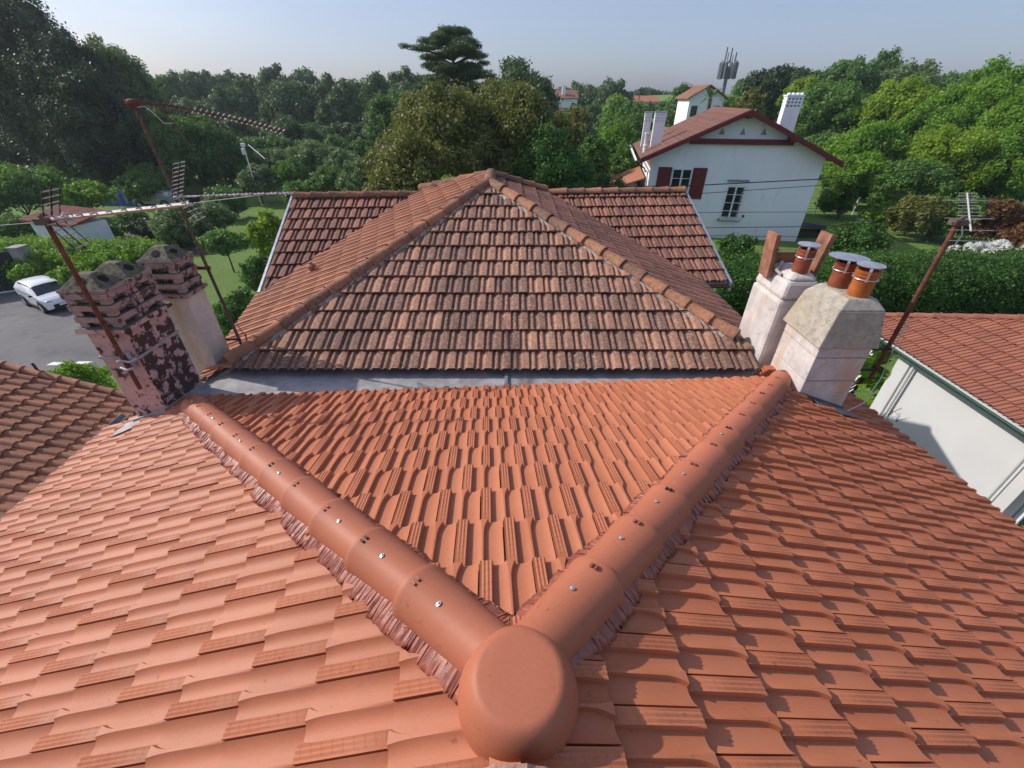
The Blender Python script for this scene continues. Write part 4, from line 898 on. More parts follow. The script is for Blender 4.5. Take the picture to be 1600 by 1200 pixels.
for k in range(9): z = 1.4 + .27*k; mb.tube([vp(1.20, -.30, z), vp(.92, -.30, z+.2)], .016, 4); mb.tube([vp(.92, -.30, z), vp(1.20, -.30, z+.2)], .016, 4)
for z in (1.4, 3.8): mb.tube([vp(-.08, -.3, z), vp(1.22, -.3, z)], .018, 4)
mb.tube([vp(1.22, -.3, 1.4), vp(1.22, -.3, 3.8)], .018, 4); mb.tube([vp(-.08, -.3, 1.4), vp(-.08, -.3, 3.8)], .018, 4)
for k in range(12): xx = -.05 + .11*k; mb.tube([vp(xx, -.3, 1.42), vp(xx+.09, -.3, 1.65)], .014, 4); mb.tube([vp(xx+.09, -.3, 1.42), vp(xx, -.3, 1.65)], .014, 4)
mb.build('window_grille', M['white_paint'], wn)
mb = MB(); vbox(mb, -3.6, -2.6, -.12, 0, .9, 1.02); vbox(mb, -3.5, -2.7, -.01, .0, .1, .88); mb.build('lintel', M['concrete'], H5)
mb = MB(); mb.tube([vp(-6.85, -.85, 5.36), vp(-6.85, -.7, 5.2), vp(-6.2, -.1, 4.75), vp(-6.08, -.07, 4.5)], .05, 8); mb.build('gutter_pipe', M['red_wood'], H5, smooth=True)
mb = MB(); mb.tube([vp(-6.08, -.07, 4.6), vp(-5.9, -.07, 4.45), vp(-5.9, -.07, 0)], .045, 8); mb.build('downpipe', M['white_paint'], H5, smooth=True)
gutter(H5, vp(-6.95, -.9, 5.38), vp(-6.95, DEP+.6, 5.38), .09, M['white_paint'])
mb = MB(); vbox(mb, 1.48, 1.6, -.1, 0, 1.6, 1.75); mb.build('wall_lamp', M['black'], H5)
for (x0, y0, zt, w_, d_) in ((-5.75, 2.9, 8.25, .8, .55), (-6.25, 6.5, 8.15, .55, .5), (2.9, 2.3, 9.25, 1.05, .75)):
    mb = MB(); vbox(mb, x0, x0+w_, y0, y0+d_, 5.3, zt-.7); c_ = mb.build('chimney', M['white_wall'], H5)
    nl = 3
    for k in range(nl):
        z = zt-.7 + k*.2; mb = MB(); vbox(mb, x0-.02, x0+w_+.02, y0-.02, y0+d_+.02, z+.11, z+.2)
        nn = 4 if w_ > 1 else 2
        for q in range(nn+1): xx = x0 + (w_-.1)*q/nn; vbox(mb, xx, xx+.1, y0, y0+d_, z, z+.11)
        vbox(mb, x0+.03, x0+w_-.03, y0+.1, y0+d_-.1, z, z+.11) if w_ < 1 else None
        mb.build('vent_course', M['white_wall'], c_)
    mb = MB(); vbox(mb, x0-.06, x0+w_+.06, y0-.06, y0+d_+.06, zt-.09, zt)
    if w_ > 1:
        for q in range(4): mb.lathe(tuple(vp(x0+.15+q*.28, y0+.4, zt)), [(.13, 0), (.12, .09), (.04, .13)], 10)
    mb.build('chimney_cap', M['white_wall'] if w_ > 1 else M['galv'], c_)
mb = MB(); q = vp(-6.2, 1.9, 5.5); mb.lathe((q.x, q.y, q.z), [(.17, 0), (.17, .5), (.20, .52), (.20, .6), (.16, .62), (.16, 1.25), (.2, 1.3), (.2, 1.4)], 12); mb.build('flue_pipe', M['white_paint'], H5, smooth=True)
# low lean-to with orange tiles on its left
mb = MB(); vbox(mb, -9.4, -6.0, 1.0, 8, -.2, 2.6); mb.build('lean_to_wall', M['white_wall'], H5)
mb = MB(); mb.slab([vp(-10, .7, 2.5), vp(-6.0, .7, 3.9), vp(-6.0, 8.3, 3.9), vp(-10, 8.3, 2.5)], (0, 0, .1)); mb.build('lean_to_roof', M['old_side'], H5)

# ------------------------------------------------------------------ far houses
def far_house(px, ytop, yeave, wpx, Y, dep, wall, roof, label, gable=False, hgt=6, wins=3):
    t = atY(px, ytop, Y); e = atY(px, yeave, Y); k = Y/ray(px, yeave)[1]; W2 = wpx*k/2; x0 = t[0]; zr, ze = t[2], e[2]; g = terrain(x0, Y) - .3; g = min(g, ze - 3)
    H = empty('far_house', (x0, Y, g), label, 'house')
    mb = MB(); mb.box(x0-W2*.92, x0+W2*.92, Y, Y+dep, g, ze)
    if gable: mb.slab([(x0-W2*.92, Y, ze), (x0+W2*.92, Y, ze), (x0, Y, zr-.1)], (0, dep, 0))
    mb.build('wall', wall, H); mb = MB()
    if gable:
        for s in (-1, 1): mb.slab([(x0, Y-.5, zr), (x0+s*W2*1.08, Y-.5, ze-.2), (x0+s*W2*1.08, Y+dep+.5, ze-.2), (x0, Y+dep+.5, zr)], (0, 0, .15))
    else:
        for s in (0, 1):
            ya, yb = (Y-.6, Y+dep/2) if s == 0 else (Y+dep+.6, Y+dep/2); mb.slab([(x0-W2, ya, ze), (x0+W2, ya, ze), (x0+W2*.93, yb, zr), (x0-W2*.93, yb, zr)], (0, 0, .15))
    mb.build('roof', roof, H)
    for q in range(wins):
        wx = x0 - W2*.6 + W2*1.2*q/max(1, wins-1); mb = MB(); mb.box(wx-.45, wx+.45, Y-.06, Y+.02, ze-2.3, ze-1.0); wn = mb.build('window', M['glass'], H)
        mb = MB(); mb.box(wx-.55, wx-.45, Y-.1, Y-.0, ze-2.3, ze-1.0); mb.box(wx+.45, wx+.55, Y-.1, Y, ze-2.3, ze-1.0); mb.build('frame', M['white_paint'], wn)
    return H, x0, zr, ze, W2
H, x0, zr, ze, W2 = far_house(884, 141, 154, 42, 150, 9, M['white_wall'], M['villa_roof'], 'distant white house with pale chimney left of the tall dark trees', hgt=6, wins=2)
mb = MB(); mb.box(x0-.9, x0+.1, 151, 152, ze, zr+.9); mb.build('chimney', M['white_wall'], H)
mb = MB(); mb.box(x0-W2-2.2, x0-W2*.9, 149, 153, ze-5, ze-1.5); mb.slab([(x0-W2-3.4,148,ze-3.6),(x0+1,148,ze-3.0),(x0+1,152,ze-2.0),(x0-W2-3,152,ze-2.2)], (0,0,.2)); mb.build('porch', M['villa_roof'], H)
far_house(1008, 150, 160, 52, 170, 9, M['white_wall'], M['old_side'], 'long low distant house with bright orange roof on the hill', wins=4)
H, x0, zr, ze, W2 = far_house(1109, 134, 152, 58, 72, 5, M['white_wall'], M['old_cap'], 'white gabled house half hidden behind the house with oxblood eaves', gable=True, wins=2)

# telecom mast
X_, Y_ = atY(1131, 150, 95)[0], 95.0; q0 = atY(1129, 147, Y_); q1 = atY(1147, 66, Y_); g = terrain(q0[0], Y_)
Tm = empty('telecom_mast', (q0[0]-1, Y_, g), 'tall grey telecom mast crowded with panel antennas above the hill', 'mast')
d_ = Vector(q1) - Vector(q0); mb = MB(); bx = Vector(q0) - d_*.9; mb.tube([bx, Vector(q0) + d_*.55], .42, 8, .30); mb.build('mast_pole', M['zinc_dark'], Tm, smooth=True)
up_ = d_.normalized(); si = up_.cross(Vector((0, 1, 0))).normalized()
mb = MB(); c_ = Vector(q0) + d_*.45
for k in range(6): a = k*math.pi/3; o_ = si*math.cos(a)*1.35 + Vector((0, 1, 0))*math.sin(a)*1.35; mb.tube([c_, c_ + o_], .06, 5); mb.tube([c_ + o_ - up_*1.2, c_ + o_ + up_*1.6], .06, 5)
mb.build('antenna_frame', M['zinc_dark'], Tm)
for k in range(6):
    a = k*math.pi/3 + .2; o_ = si*math.cos(a)*1.4 + Vector((0, 1, 0))*math.sin(a)*1.4; mb = MB(); b__ = c_ + o_; mb.tube([b__ - up_*1.1, b__ + up_*1.3], .24, 4); mb.build('panel_antenna', M['zinc_dark'], Tm)
for k, (o1, h_) in enumerate(((-.9, 2.6), (.0, 3.2), (.9, 3.3), (-.4, 2.2), (.5, 2.6))):
    mb = MB(); b__ = c_ + si*o1; mb.tube([b__ + up_*1.2, b__ + up_*h_*1.05], .13 if k < 3 else .07, 5); mb.build('panel_antenna', M['zinc_dark'], Tm)
for px, yt, Yp, lab in ((1001, 136, 110, 'thin utility pole standing in front of the orange roofed far house'), (946, 137, 140, 'faint utility pole among the dark hazy trees on the skyline'), (1016, 157, 90, 'short dark pole in the hedge below the orange roofed far house')):
    t = atY(px, yt, Yp); g = terrain(t[0], Yp); mb = MB(); mb.tube([(t[0], Yp, g), (t[0], Yp, t[2])], .14, 6, .10); mb.tube([(t[0]-.7, Yp, t[2]-.5), (t[0]+.7, Yp, t[2]-.5)], .05, 4)
    o = mb.build('utility_pole', M['bark']); setp(o, lab, 'pole')

# ------------------------------------------------------------------ overhead cables
def cable(pts, r, mat, label, sag=.0):
    mb = MB(); P_ = [Vector(p) for p in pts]; full = []
    for a, b_ in zip(P_[:-1], P_[1:]):
        for k in range(8): f = k/8; full.append(a.lerp(b_, f) - Vector((0, 0, sag*4*f*(1-f))))
    full.append(P_[-1]); mb.tube(full, r, 5); setp(mb.build('overhead_cable', mat), label, 'cable')
cable([atY(880, 291, 26), atY(1060, 291, 26), atY(1276, 280, 26), atY(1482, 260, 26), atY(1700, 226, 26)], .028, M['cable'], 'thickest black overhead cable crossing the white wall just under the upper window')
cable([atY(900, 308, 27), atY(1070, 304, 27), atY(1276, 290, 27), atY(1700, 250, 27)], .018, M['cable'], 'thin black overhead cable just below the thickest one on the white wall')
cable([atY(960, 335, 24), atY(1090, 332, 24), atY(1300, 331, 24), atY(1700, 312, 24)], .014, M['cable'], 'thin cable crossing the white wall at the foot of the barred window')
cable([atY(960, 362, 21), atY(1097, 356, 21), atY(1262, 354, 21), atY(1700, 330, 21)], .017, M['cable'], 'black cable crossing low over the white wall above the round bush')
cable([atY(960, 372, 19), atY(1100, 368, 19), atY(1260, 370, 19), atY(1700, 350, 19)], .010, M['cable'], 'lowest and thinnest of the cables crossing the white wall')
cable([atY(-120, 356, 14), atY(0, 352, 14), atY(75, 346, 14), atY(160, 336, 14), atY(236, 325, 14), atY(420, 303, 14)], .010, M['white_cable'], 'pale telephone wire crossing the garden at left behind the aerials')

# ------------------------------------------------------------------ vegetation
LM = {
 'dark': leaf_mat('dark conifer leaves', (0.027,0.048,0.018), (0.066,0.106,0.034), .12),
 'hazy': leaf_mat('mid green leaves', (0.069,0.139,0.033), (0.127,0.242,0.053), .3),
 'mid': leaf_mat('broad green leaves', (0.063,0.134,0.028), (0.139,0.259,0.050), .32),
 'bright': leaf_mat('bright green leaves', (0.092,0.194,0.024), (0.203,0.356,0.038), .4),
 'lime': leaf_mat('lime green leaves', (0.130,0.233,0.020), (0.276,0.389,0.034), .4),
 'magnolia': leaf_mat('glossy magnolia leaves', (0.057,0.090,0.020), (0.230,0.228,0.050), .25, .5),
 'olive': leaf_mat('grey green leaves', (0.099,0.160,0.063), (0.206,0.281,0.118), .25),
 'hedge': leaf_mat('hedge leaves', (0.030,0.075,0.016), (0.089,0.194,0.030), .28),
 'red': leaf_mat('reddish leaves', (0.099,0.055,0.022), (0.209,0.094,0.039), .3),
 'cedar': leaf_mat('cedar needles', (0.040,0.079,0.024), (0.100,0.160,0.042), .15),
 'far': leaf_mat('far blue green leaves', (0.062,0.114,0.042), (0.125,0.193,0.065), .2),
 'flower': leaf_mat('white flower heads', (.60,.60,.68), (.80,.80,.84), .3),
}
ico_v = None
def ico():
    global ico_v
    if ico_v is None:
        bm = bmesh.new(); bmesh.ops.create_icosphere(bm, subdivisions=2, radius=1); bm.verts.index_update()
        ico_v = (np.array([v.co[:] for v in bm.verts]), np.array([[v.index for v in f.verts] for f in bm.faces])); bm.free()
    return ico_v
def sph(n):
    v = rng.normal(size=(n, 3)); return v / np.linalg.norm(v, axis=1)[:, None]
def leaves_on(centres, radii, leaf, cover, up_bias=.25, flat=1.0, asp=.55, spread=.16, droop=0):
    """leaf rhombi over a set of clumps -> V, Q(4)"""
    Vs = []
    tot = 0
    for c, r in zip(centres, radii):
        r3 = np.array([r, r, r*flat]); n = int(cover * 4*math.pi*r*r*(.4+.6*flat) / (leaf*leaf*asp*.5)); n = max(12, min(n, 2600))
        d = sph(n); d[:, 2] += up_bias*rng.random(n); d /= np.linalg.norm(d, axis=1)[:, None]
        p = c + d*r3*(1 + rng.normal(0, spread, n))[:, None] + rng.normal(0, .1*r, (n, 3))
        nn = d + rng.normal(0, .75, (n, 3)); nn /= np.linalg.norm(nn, axis=1)[:, None]
        t = np.cross(nn, sph(n)); t /= np.linalg.norm(t, axis=1)[:, None]+1e-9
        if droop: t[:, 2] -= droop; t /= np.linalg.norm(t, axis=1)[:, None]
        bt = np.cross(nn, t); l = (leaf*(.6+.8*rng.random(n)))[:, None]
        q = np.stack([p - t*l*.5, p + bt*l*asp*.5, p + t*l*.5 + nn*l*.08, p - bt*l*asp*.5], 1); Vs.append(q.reshape(-1, 3)); tot += n
    V = np.concatenate(Vs); return V, np.arange(len(V)).reshape(-1, 4)
def hull_tris(centres, radii, k=.72, flat=1.0):
    iv, iF = ico(); Vs, Fs = [], []; b = 0
    for c, r in zip(centres, radii):
        v = iv*r*k*np.array([1, 1, flat]) * (1 + .18*rng.normal(size=(len(iv), 1))); Vs.append(v + c); Fs.append(iF + b); b += len(iv)
    return np.concatenate(Vs), np.concatenate(Fs)
def leaf_mesh(name, cs, rs, leaf, cover, mat, flat=1.0, up_bias=.25, hull=.72, asp=.55, spread=.16, droop=0):
    V1, Q1 = leaves_on(cs, rs, leaf, cover, up_bias, flat, asp, spread, droop)
    if hull:
        V2, F2 = hull_tris(cs, rs, hull, flat); m1, m2 = len(Q1), len(F2)
        me = bpy.data.meshes.new(name); V = np.concatenate([V1, V2]); me.vertices.add(len(V)); me.vertices.foreach_set('co', V.astype(np.float32).ravel())
        idx = np.concatenate([Q1.ravel(), (F2 + len(V1)).ravel()]).astype(np.int32); me.loops.add(len(idx)); me.loops.foreach_set('vertex_index', idx)
        me.polygons.add(m1+m2); me.polygons.foreach_set('loop_start', np.concatenate([np.arange(m1)*4, m1*4 + np.arange(m2)*3]).astype(np.int32))
        me.materials.append(mat); me.update(calc_edges=True); return me
    return fast_mesh(name, V1, Q1, mat)
NLEAF = [0]
def crown_lobes(c, R3, n, kr=(.30, .46), low=-.35):
    cs, rs = [np.array(c, float)], [min(R3)*.62]; k = 0; R3 = np.array(R3, float); ga = math.pi*(3-math.sqrt(5))
    for i in range(n*2):
        z = 1 - 2*(i+.5)/(n*2)
        if z < low: break
        a = ga*i + rng.uniform(-.4, .4); rr = math.sqrt(1-z*z); d = np.array([rr*math.cos(a), rr*math.sin(a), z])
        f = rng.uniform(.50, 1.02); cs.append(c + d*R3*f + rng.normal(0, .05, 3)*R3); rs.append(R3.mean()*rng.uniform(*kr)*(1.32 - .62*f))
    return cs, rs
def tree(px, ytop, wpx, Y, kind, label, cat='tree', crown_frac=.8, n=26, leafpx=4.4, cover=1.05, group=None, trunk=True, name='broadleaf_tree', ycen=None, low=-.35, kr=(.30, .46), hull=.6, ground=None):
    t = atY(px, ytop, Y); x = t[0]; g = terrain(x, Y) if ground is None else ground
    if t[2] - g < .5: print('LOW', label, t[2], g)
    g = min(g, t[2] - .8); H = t[2] - g
    cz_px = ytop + 40; kpx = Y / ray(px, ytop + 30)[1]; rw = wpx*kpx/2
    x = atY(px, ytop + min(60, .4*H/kpx), Y)[0]
    zc = g + H*(1 - crown_frac/2); R3 = (rw*.92, rw*.92, H*crown_frac/2*.88); low = -.8 if crown_frac >= .84 else low
    if kr == (.30, .46) and wpx > 55: n = int(n*1.7); kr = (.17, .33)
    cs, rs = crown_lobes(np.array([x, Y, zc]), R3, n, kr, low); rs[0] *= 1.15
    rs = [min(r, rw*.55, H*crown_frac*.3) for r in rs]
    root = empty(name, (x, Y, g), label, cat, group); leaf = max(.05, leafpx*kpx)
    me = leaf_mesh('crown', [c - np.array([x, Y, g]) for c in cs], rs, leaf, cover, LM[kind] if isinstance(kind, str) else kind, hull=hull, spread=.22); NLEAF[0] += len(me.polygons)
    link_mesh('crown', me, root)
    if trunk:
        mb = MB(); r = max(.05, H*.018); mb.tube([(x, Y, g-.2), (x+.04*H*.2, Y, g+H*(1-crown_frac)), (x, Y, zc)], r, 7, r*.55)
        for k in range(4): a = k*1.7; mb.tube([(x, Y, g+H*(1-crown_frac)*.9), (x+math.cos(a)*rw*.5, Y+math.sin(a)*rw*.5, zc)], r*.5, 5, r*.2)
        mb.build('trunk', M['bark'], root, smooth=True)
    return root
def shrub(px, ytop, wpx, Y, kind, label, ground=None, n=14, cat='shrub', leafpx=4.4, cover=1.0, group=None, name='shrub'):
    return tree(px, ytop, wpx, Y, kind, label, cat, crown_frac=1.0, n=n, leafpx=leafpx, cover=cover, trunk=False, name=name, ground=ground, low=-.6, group=group)
def forest(name, spec, kind, label, Yv=8, leafpx=4.2, cover=.9):
    """a wood that reads as one mass: crowns along a skyline given as (px, ytop, wpx, Y)"""
    CS, RS = [], []; kp = []
    for px, yt, wp, Y in spec:
        t = atY(px, yt, Y); kpx = Y/ray(px, yt+20)[1]; rw = wp*kpx/2; g = terrain(t[0], Y); g = min(g, t[2] - 4); H = t[2]-g
        cs, rs = crown_lobes(np.array([t[0], Y, g + H*.55]), (rw*.85, rw*.85, H*.40), 30, (.20, .38)); rs = [min(r, rw*.6) for r in rs]; CS += cs; RS += rs; kp.append(kpx)
    me = leaf_mesh(name, CS, RS, leafpx*np.mean(kp), cover, LM[kind], hull=.78); NLEAF[0] += len(me.polygons)
    o = link_mesh(name, me); setp(o, label, 'wood', kind='stuff'); return o
rf = random.Random(11)
# far woods
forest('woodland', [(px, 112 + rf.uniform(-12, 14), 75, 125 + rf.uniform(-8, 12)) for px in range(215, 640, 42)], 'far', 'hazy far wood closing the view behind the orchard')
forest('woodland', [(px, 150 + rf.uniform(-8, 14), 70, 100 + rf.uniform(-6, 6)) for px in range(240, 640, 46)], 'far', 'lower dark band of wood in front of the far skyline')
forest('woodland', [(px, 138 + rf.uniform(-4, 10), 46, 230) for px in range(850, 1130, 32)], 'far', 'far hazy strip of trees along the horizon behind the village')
forest('woodland', [(px, 118 + rf.uniform(-8, 10), 85, 120) for px in range(1190, 1660, 52)], 'hazy', 'wood on top of the hill at right')
forest('woodland', [(px, 168 + rf.uniform(-12, 12), 85, 85) for px in range(1320, 1700, 56)], 'mid', 'leafy slope of the hill behind the yellow green trees')
forest('woodland', [(px, 60 + rf.uniform(-15, 25) + max(0, px)*.10, 90, 78) for px in range(-120, 120, 50)], 'dark', 'dense dark wood behind the big conifers at left')
forest('woodland', [(px, 205 + rf.uniform(-8, 12), 60, 75) for px in range(230, 560, 48)], 'hazy', 'scrub and small trees at the far end of the orchard')
forest('woodland', [(px, 178 + rf.uniform(-10, 14), 55, 82) for px in range(860, 1020, 34)], 'mid', 'green slope below the far village houses')
forest('woodland', [(px, 175 + rf.uniform(-14, 14), 80, 64 + rf.uniform(-3, 3)) for px in range(-140, 250, 50)], 'dark', 'dark shaded undergrowth below the big conifers at left')
forest('woodland', [(px, 232 + rf.uniform(-8, 8), 70, 61 + rf.uniform(-2, 2)) for px in range(-140, 330, 46)], 'dark', 'shadowy bushes along the foot of the dark wood at left')
forest('woodland', [(px, 256 + rf.uniform(-6, 6), 60, 50 + rf.uniform(-1, 1)) for px in range(-140, 260, 44)], 'mid', 'green bramble edge in front of the dark wood at left')
forest('woodland', [(px, 216 + rf.uniform(-8, 8), 60, 66) for px in range(360, 640, 40)], 'hazy', 'hedgerow behind the orchard')
forest('woodland', [(px, 190 + rf.uniform(-10, 12), 70, 72 + rf.uniform(-4, 4)) for px in range(225, 640, 44)], 'far', 'dark thicket behind the orchard trees')
forest('woodland', [(px, 150 + rf.uniform(-8, 10), 70, 100) for px in range(1150, 1700, 50)], 'mid', 'tree covered upper slope of the right hill')
forest('woodland', [(px, 205 + rf.uniform(-12, 12), 80, 62) for px in range(1290, 1700, 56)], 'mid', 'leafy middle slope of the right hill')
forest('woodland', [(px, 158 + rf.uniform(-6, 8), 50, 130) for px in range(900, 1180, 34)], 'hazy', 'green trees between the distant houses')
forest('woodland', [(px, 262 + rf.uniform(-10, 10), 70, 45) for px in range(1330, 1700, 50)], 'hedge', 'dense shrubbery at the foot of the right hill')
# individual trees: pixel x, top, width, distance, kind, label
TL = [
 (10, -40, 190, 56, 'dark', 'tallest dark conifer in the top left corner', .95),
 (78, 22, 150, 53, 'dark', 'dark conifer just right of the top left corner', .95),
 (122, 92, 120, 50, 'dark', 'dark bulky tree behind the left aerial pole with its foot near the blue tarpaulin', .93),
 (175, 50, 105, 60, 'olive', 'pale feathery tree top rising behind the dark conifers', .85),
 (300, 108, 70, 112, 'far', 'hazy round tree on the skyline right of the pale feathery one', .8),
 (262, 118, 50, 108, 'hazy', 'small hazy tree top beside the rusty aerial head', .8),
 (372, 126, 80, 105, 'far', 'hazy bushy tree behind the toothed aerial boom', .8),
 (455, 122, 95, 102, 'far', 'wide pale green tree on the skyline above the orchard', .8),
 (540, 126, 70, 98, 'far', 'round hazy tree left of the pointed skyline tree', .8),
 (590, 108, 48, 92, 'far', 'small pointed dark tree standing over the skyline left of the cedar', .85),
 (625, 128, 70, 80, 'hazy', 'tall rounded tree just left of the brown green magnolia', .85),
 (600, 145, 62, 66, 'hazy', 'light green columnar tree left of the brown green magnolia', .92),
 (805, 92, 110, 72, 'far', 'dark rounded tree just right of the flat topped cedar', .85),
 (845, 118, 50, 76, 'far', 'small dark tree between the cedar group and the distant white house', .8),
 (905, 128, 46, 165, 'far', 'bluish tree behind the distant white house roof', .9),
 (957, 120, 62, 150, 'far', 'tallest bluish conifer between the two distant houses', .95),
 (925, 132, 34, 158, 'far', 'small bluish tree touching the left of the tallest far conifer', .9),
 (962, 147, 42, 115, 'bright', 'small bright round tree left of the orange roofed far house', .85),
 (990, 158, 60, 92, 'mid', 'green tree hiding the foot of the orange roofed far house', .85),
 (1065, 132, 46, 105, 'hazy', 'light tree left of the white gabled house', .85),
 (900, 158, 60, 62, 'magnolia', 'bronze leaved tree behind the right shoulder of the big magnolia', .85),
 (960, 185, 70, 55, 'bright', 'bright green tree in the middle of the slope left of the white house', .9),
 (925, 205, 60, 42, 'hedge', 'dark leafy tree left of the lean-to roof', .9),
 (975, 225, 56, 44, 'mid', 'bushy tree standing by the lean-to of the white house', .9),
 (1215, 108, 110, 98, 'dark', 'dark domed pine above the openwork chimney', .7),
 (1165, 138, 56, 70, 'magnolia', 'brownish tree between the mast and the oxblood gable', .8),
 (1255, 120, 70, 88, 'lime', 'yellow topped tree right of the dark domed pine', .85),
 (1290, 128, 120, 72, 'mid', 'broad grey green tree behind the white openwork chimney', .9),
 (1330, 90, 80, 105, 'hazy', 'round tree on the hilltop crest', .85),
 (1382, 80, 46, 110, 'hazy', 'tallest small tree on the hilltop crest', .85),
 (1425, 96, 80, 104, 'olive', 'feathery grey green tree right of the hilltop crest', .85),
 (1400, 120, 110, 66, 'lime', 'yellow green layered tree in the middle of the right hillside', .9),
 (1455, 145, 100, 60, 'bright', 'bright tree right of the yellow green layered one', .9),
 (1540, 98, 130, 58, 'bright', 'large bright tree at the top right edge', .92),
 (1610, 110, 120, 52, 'bright', 'leafy tree cut by the right edge of the view', .92),
 (1350, 190, 110, 50, 'bright', 'spreading light green tree over the lawn corner', .9),
 (1480, 195, 130, 46, 'lime', 'lime green spreading tree above the hydrangeas', .9),
 (1580, 190, 120, 44, 'bright', 'leafy green tree low at the right edge above the red shrubs', .92),
 (1425, 250, 110, 42, 'mid', 'dark mid green shrubby tree behind the aerial', .95),
 (1335, 238, 84, 40, 'bright', 'round pale green tree on thick trunks by the garden fence', .62),
 (352, 362, 74, 26, 'mid', 'clipped round tree on a thin trunk in the left garden', .55),
 (300, 318, 110, 33, 'olive', 'loose grey green olive tree behind the crossed aerial grids', .9),
 (420, 325, 60, 27, 'lime', 'yellow green shrub like tree against the left wing gable', .9),
 (20, 262, 150, 38, 'mid', 'spreading fruit tree at the left edge above the small shed', .8),
 (128, 286, 90, 39, 'bright', 'fruit tree left of the blue tarpaulin', .75),
 (290, 165, 105, 52, 'hazy', 'leafy tree standing over the blue tarpaulin by the aerial pole', .92),
 (345, 200, 95, 54, 'hazy', 'rounded tree right of the tarpaulin behind the aerial grid', .92),
 (430, 232, 74, 58, 'olive', 'low rounded orchard tree left of centre', .8),
 (485, 222, 84, 60, 'olive', 'widest rounded orchard tree with pale leaves', .8),
 (535, 232, 60, 57, 'olive', 'small orchard tree beside the big magnolia', .8),
 (455, 250, 50, 48, 'mid', 'small dark fruit tree by the garden path', .75),
 (400, 258, 60, 47, 'olive', 'small grey green fruit tree at the left end of the orchard', .85),
 (515, 258, 56, 47, 'mid', 'dark little fruit tree in front of the widest orchard tree', .85),
 (225, 268, 70, 46, 'mid', 'bushy tree just above the silver car', .9),
 (355, 290, 60, 40, 'hazy', 'small tree between the olive and the lawn strip', .9),
 (270, 335, 50, 31, 'olive', 'grey green bush at the foot of the olive tree', .95),
 (560, 238, 60, 42, 'olive', 'grey twiggy tree at the left foot of the magnolia', .9),
]
for px, yt, wp, Y, kd, lab, cf in TL:
    nm = {'dark': 'conifer_tree', 'magnolia': 'magnolia_tree', 'far': 'woodland_tree'}.get(kd, 'broadleaf_tree')
    if kd == 'dark' and yt > 100: nm = 'pine_tree'
    tree(px, yt, wp, Y, kd, lab, crown_frac=cf, n=30 if wp > 90 else 20, name=nm, leafpx=4.3 if Y > 40 else 4.8, ground=None)
# the big magnolias
tree(690, 126, 200, 31, 'magnolia', 'big bronze green magnolia rising left behind the old roof peak', crown_frac=.95, n=60, name='magnolia_tree', leafpx=5.5, kr=(.22, .34), cover=1.1)
tree(805, 112, 180, 33, 'magnolia', 'taller bronze magnolia just right of the old roof peak', crown_frac=.95, n=56, name='magnolia_tree', leafpx=5.5, kr=(.22, .34), cover=1.1)
tree(640, 200, 160, 27, 'magnolia', 'lower spreading magnolia in front at the left of the peak', crown_frac=.97, n=46, name='magnolia_tree', leafpx=5.5, kr=(.22, .34), cover=1.1)
tree(850, 195, 150, 30, 'hedge', 'dark green tree at the right foot of the magnolias', crown_frac=.97, n=36, leafpx=5)
# cedar with flat tiers
def cedar(px, ytop, wpx, Y, label):
    t = atY(px, ytop, Y); x = t[0]; g = terrain(x, Y); H = t[2]-g; k = Y/ray(px, ytop+30)[1]; rw = wpx*k/2
    root = empty('cedar_tree', (x, Y, g), label, 'tree'); cs, rs = [], []; rr = random.Random(5); mb = MB(); mb.tube([(x+.3, Y, g), (x+.2, Y, g+H*.6), (x-.1, Y, g+H*.9)], .5, 8, .12)
    tiers = [(.985, .40), (.95, .78), (.90, 1.0), (.84, .85), (.77, .9), (.69, 1.0), (.6, .85)]
    for hz, rad in tiers:
        nb_ = 7
        for j in range(nb_):
            a = 2*math.pi*j/nb_ + rr.uniform(-.4, .4) + hz*9; L_ = rw*rad*rr.uniform(.65, 1.12); z = g+H*(hz + rr.uniform(-.035, .035)) - L_*.05
            ex, ey = x+math.cos(a)*L_, Y+math.sin(a)*L_; mb.tube([(x, Y, z-.9), (x+math.cos(a)*L_*.5, Y+math.sin(a)*L_*.5, z-.25), (ex, ey, z-.1)], .13, 5, .04)
            for q in range(4):
                f = .35 + .22*q; cs.append(np.array([x+math.cos(a)*L_*f+rr.uniform(-.3,.3), Y+math.sin(a)*L_*f+rr.uniform(-.3,.3), z + rr.uniform(-.12, .18)])-np.array([x, Y, g])); rs.append(rw*.155*rr.uniform(.75, 1.2))
    me = leaf_mesh('crown', cs, rs, 3.0*k, .9, LM['cedar'], flat=.32, hull=.6, asp=.35, up_bias=.1); link_mesh('crown', me, root); NLEAF[0] += len(me.polygons)
    mb.build('trunk', M['bark'], root, smooth=True)
cedar(706, 53, 132, 58, 'flat topped cedar with layered branches against the sky')
tree(690, 100, 80, 62, 'dark', 'dark tree filling in below the flat tiers of the cedar', crown_frac=.95, n=24, name='conifer_tree')
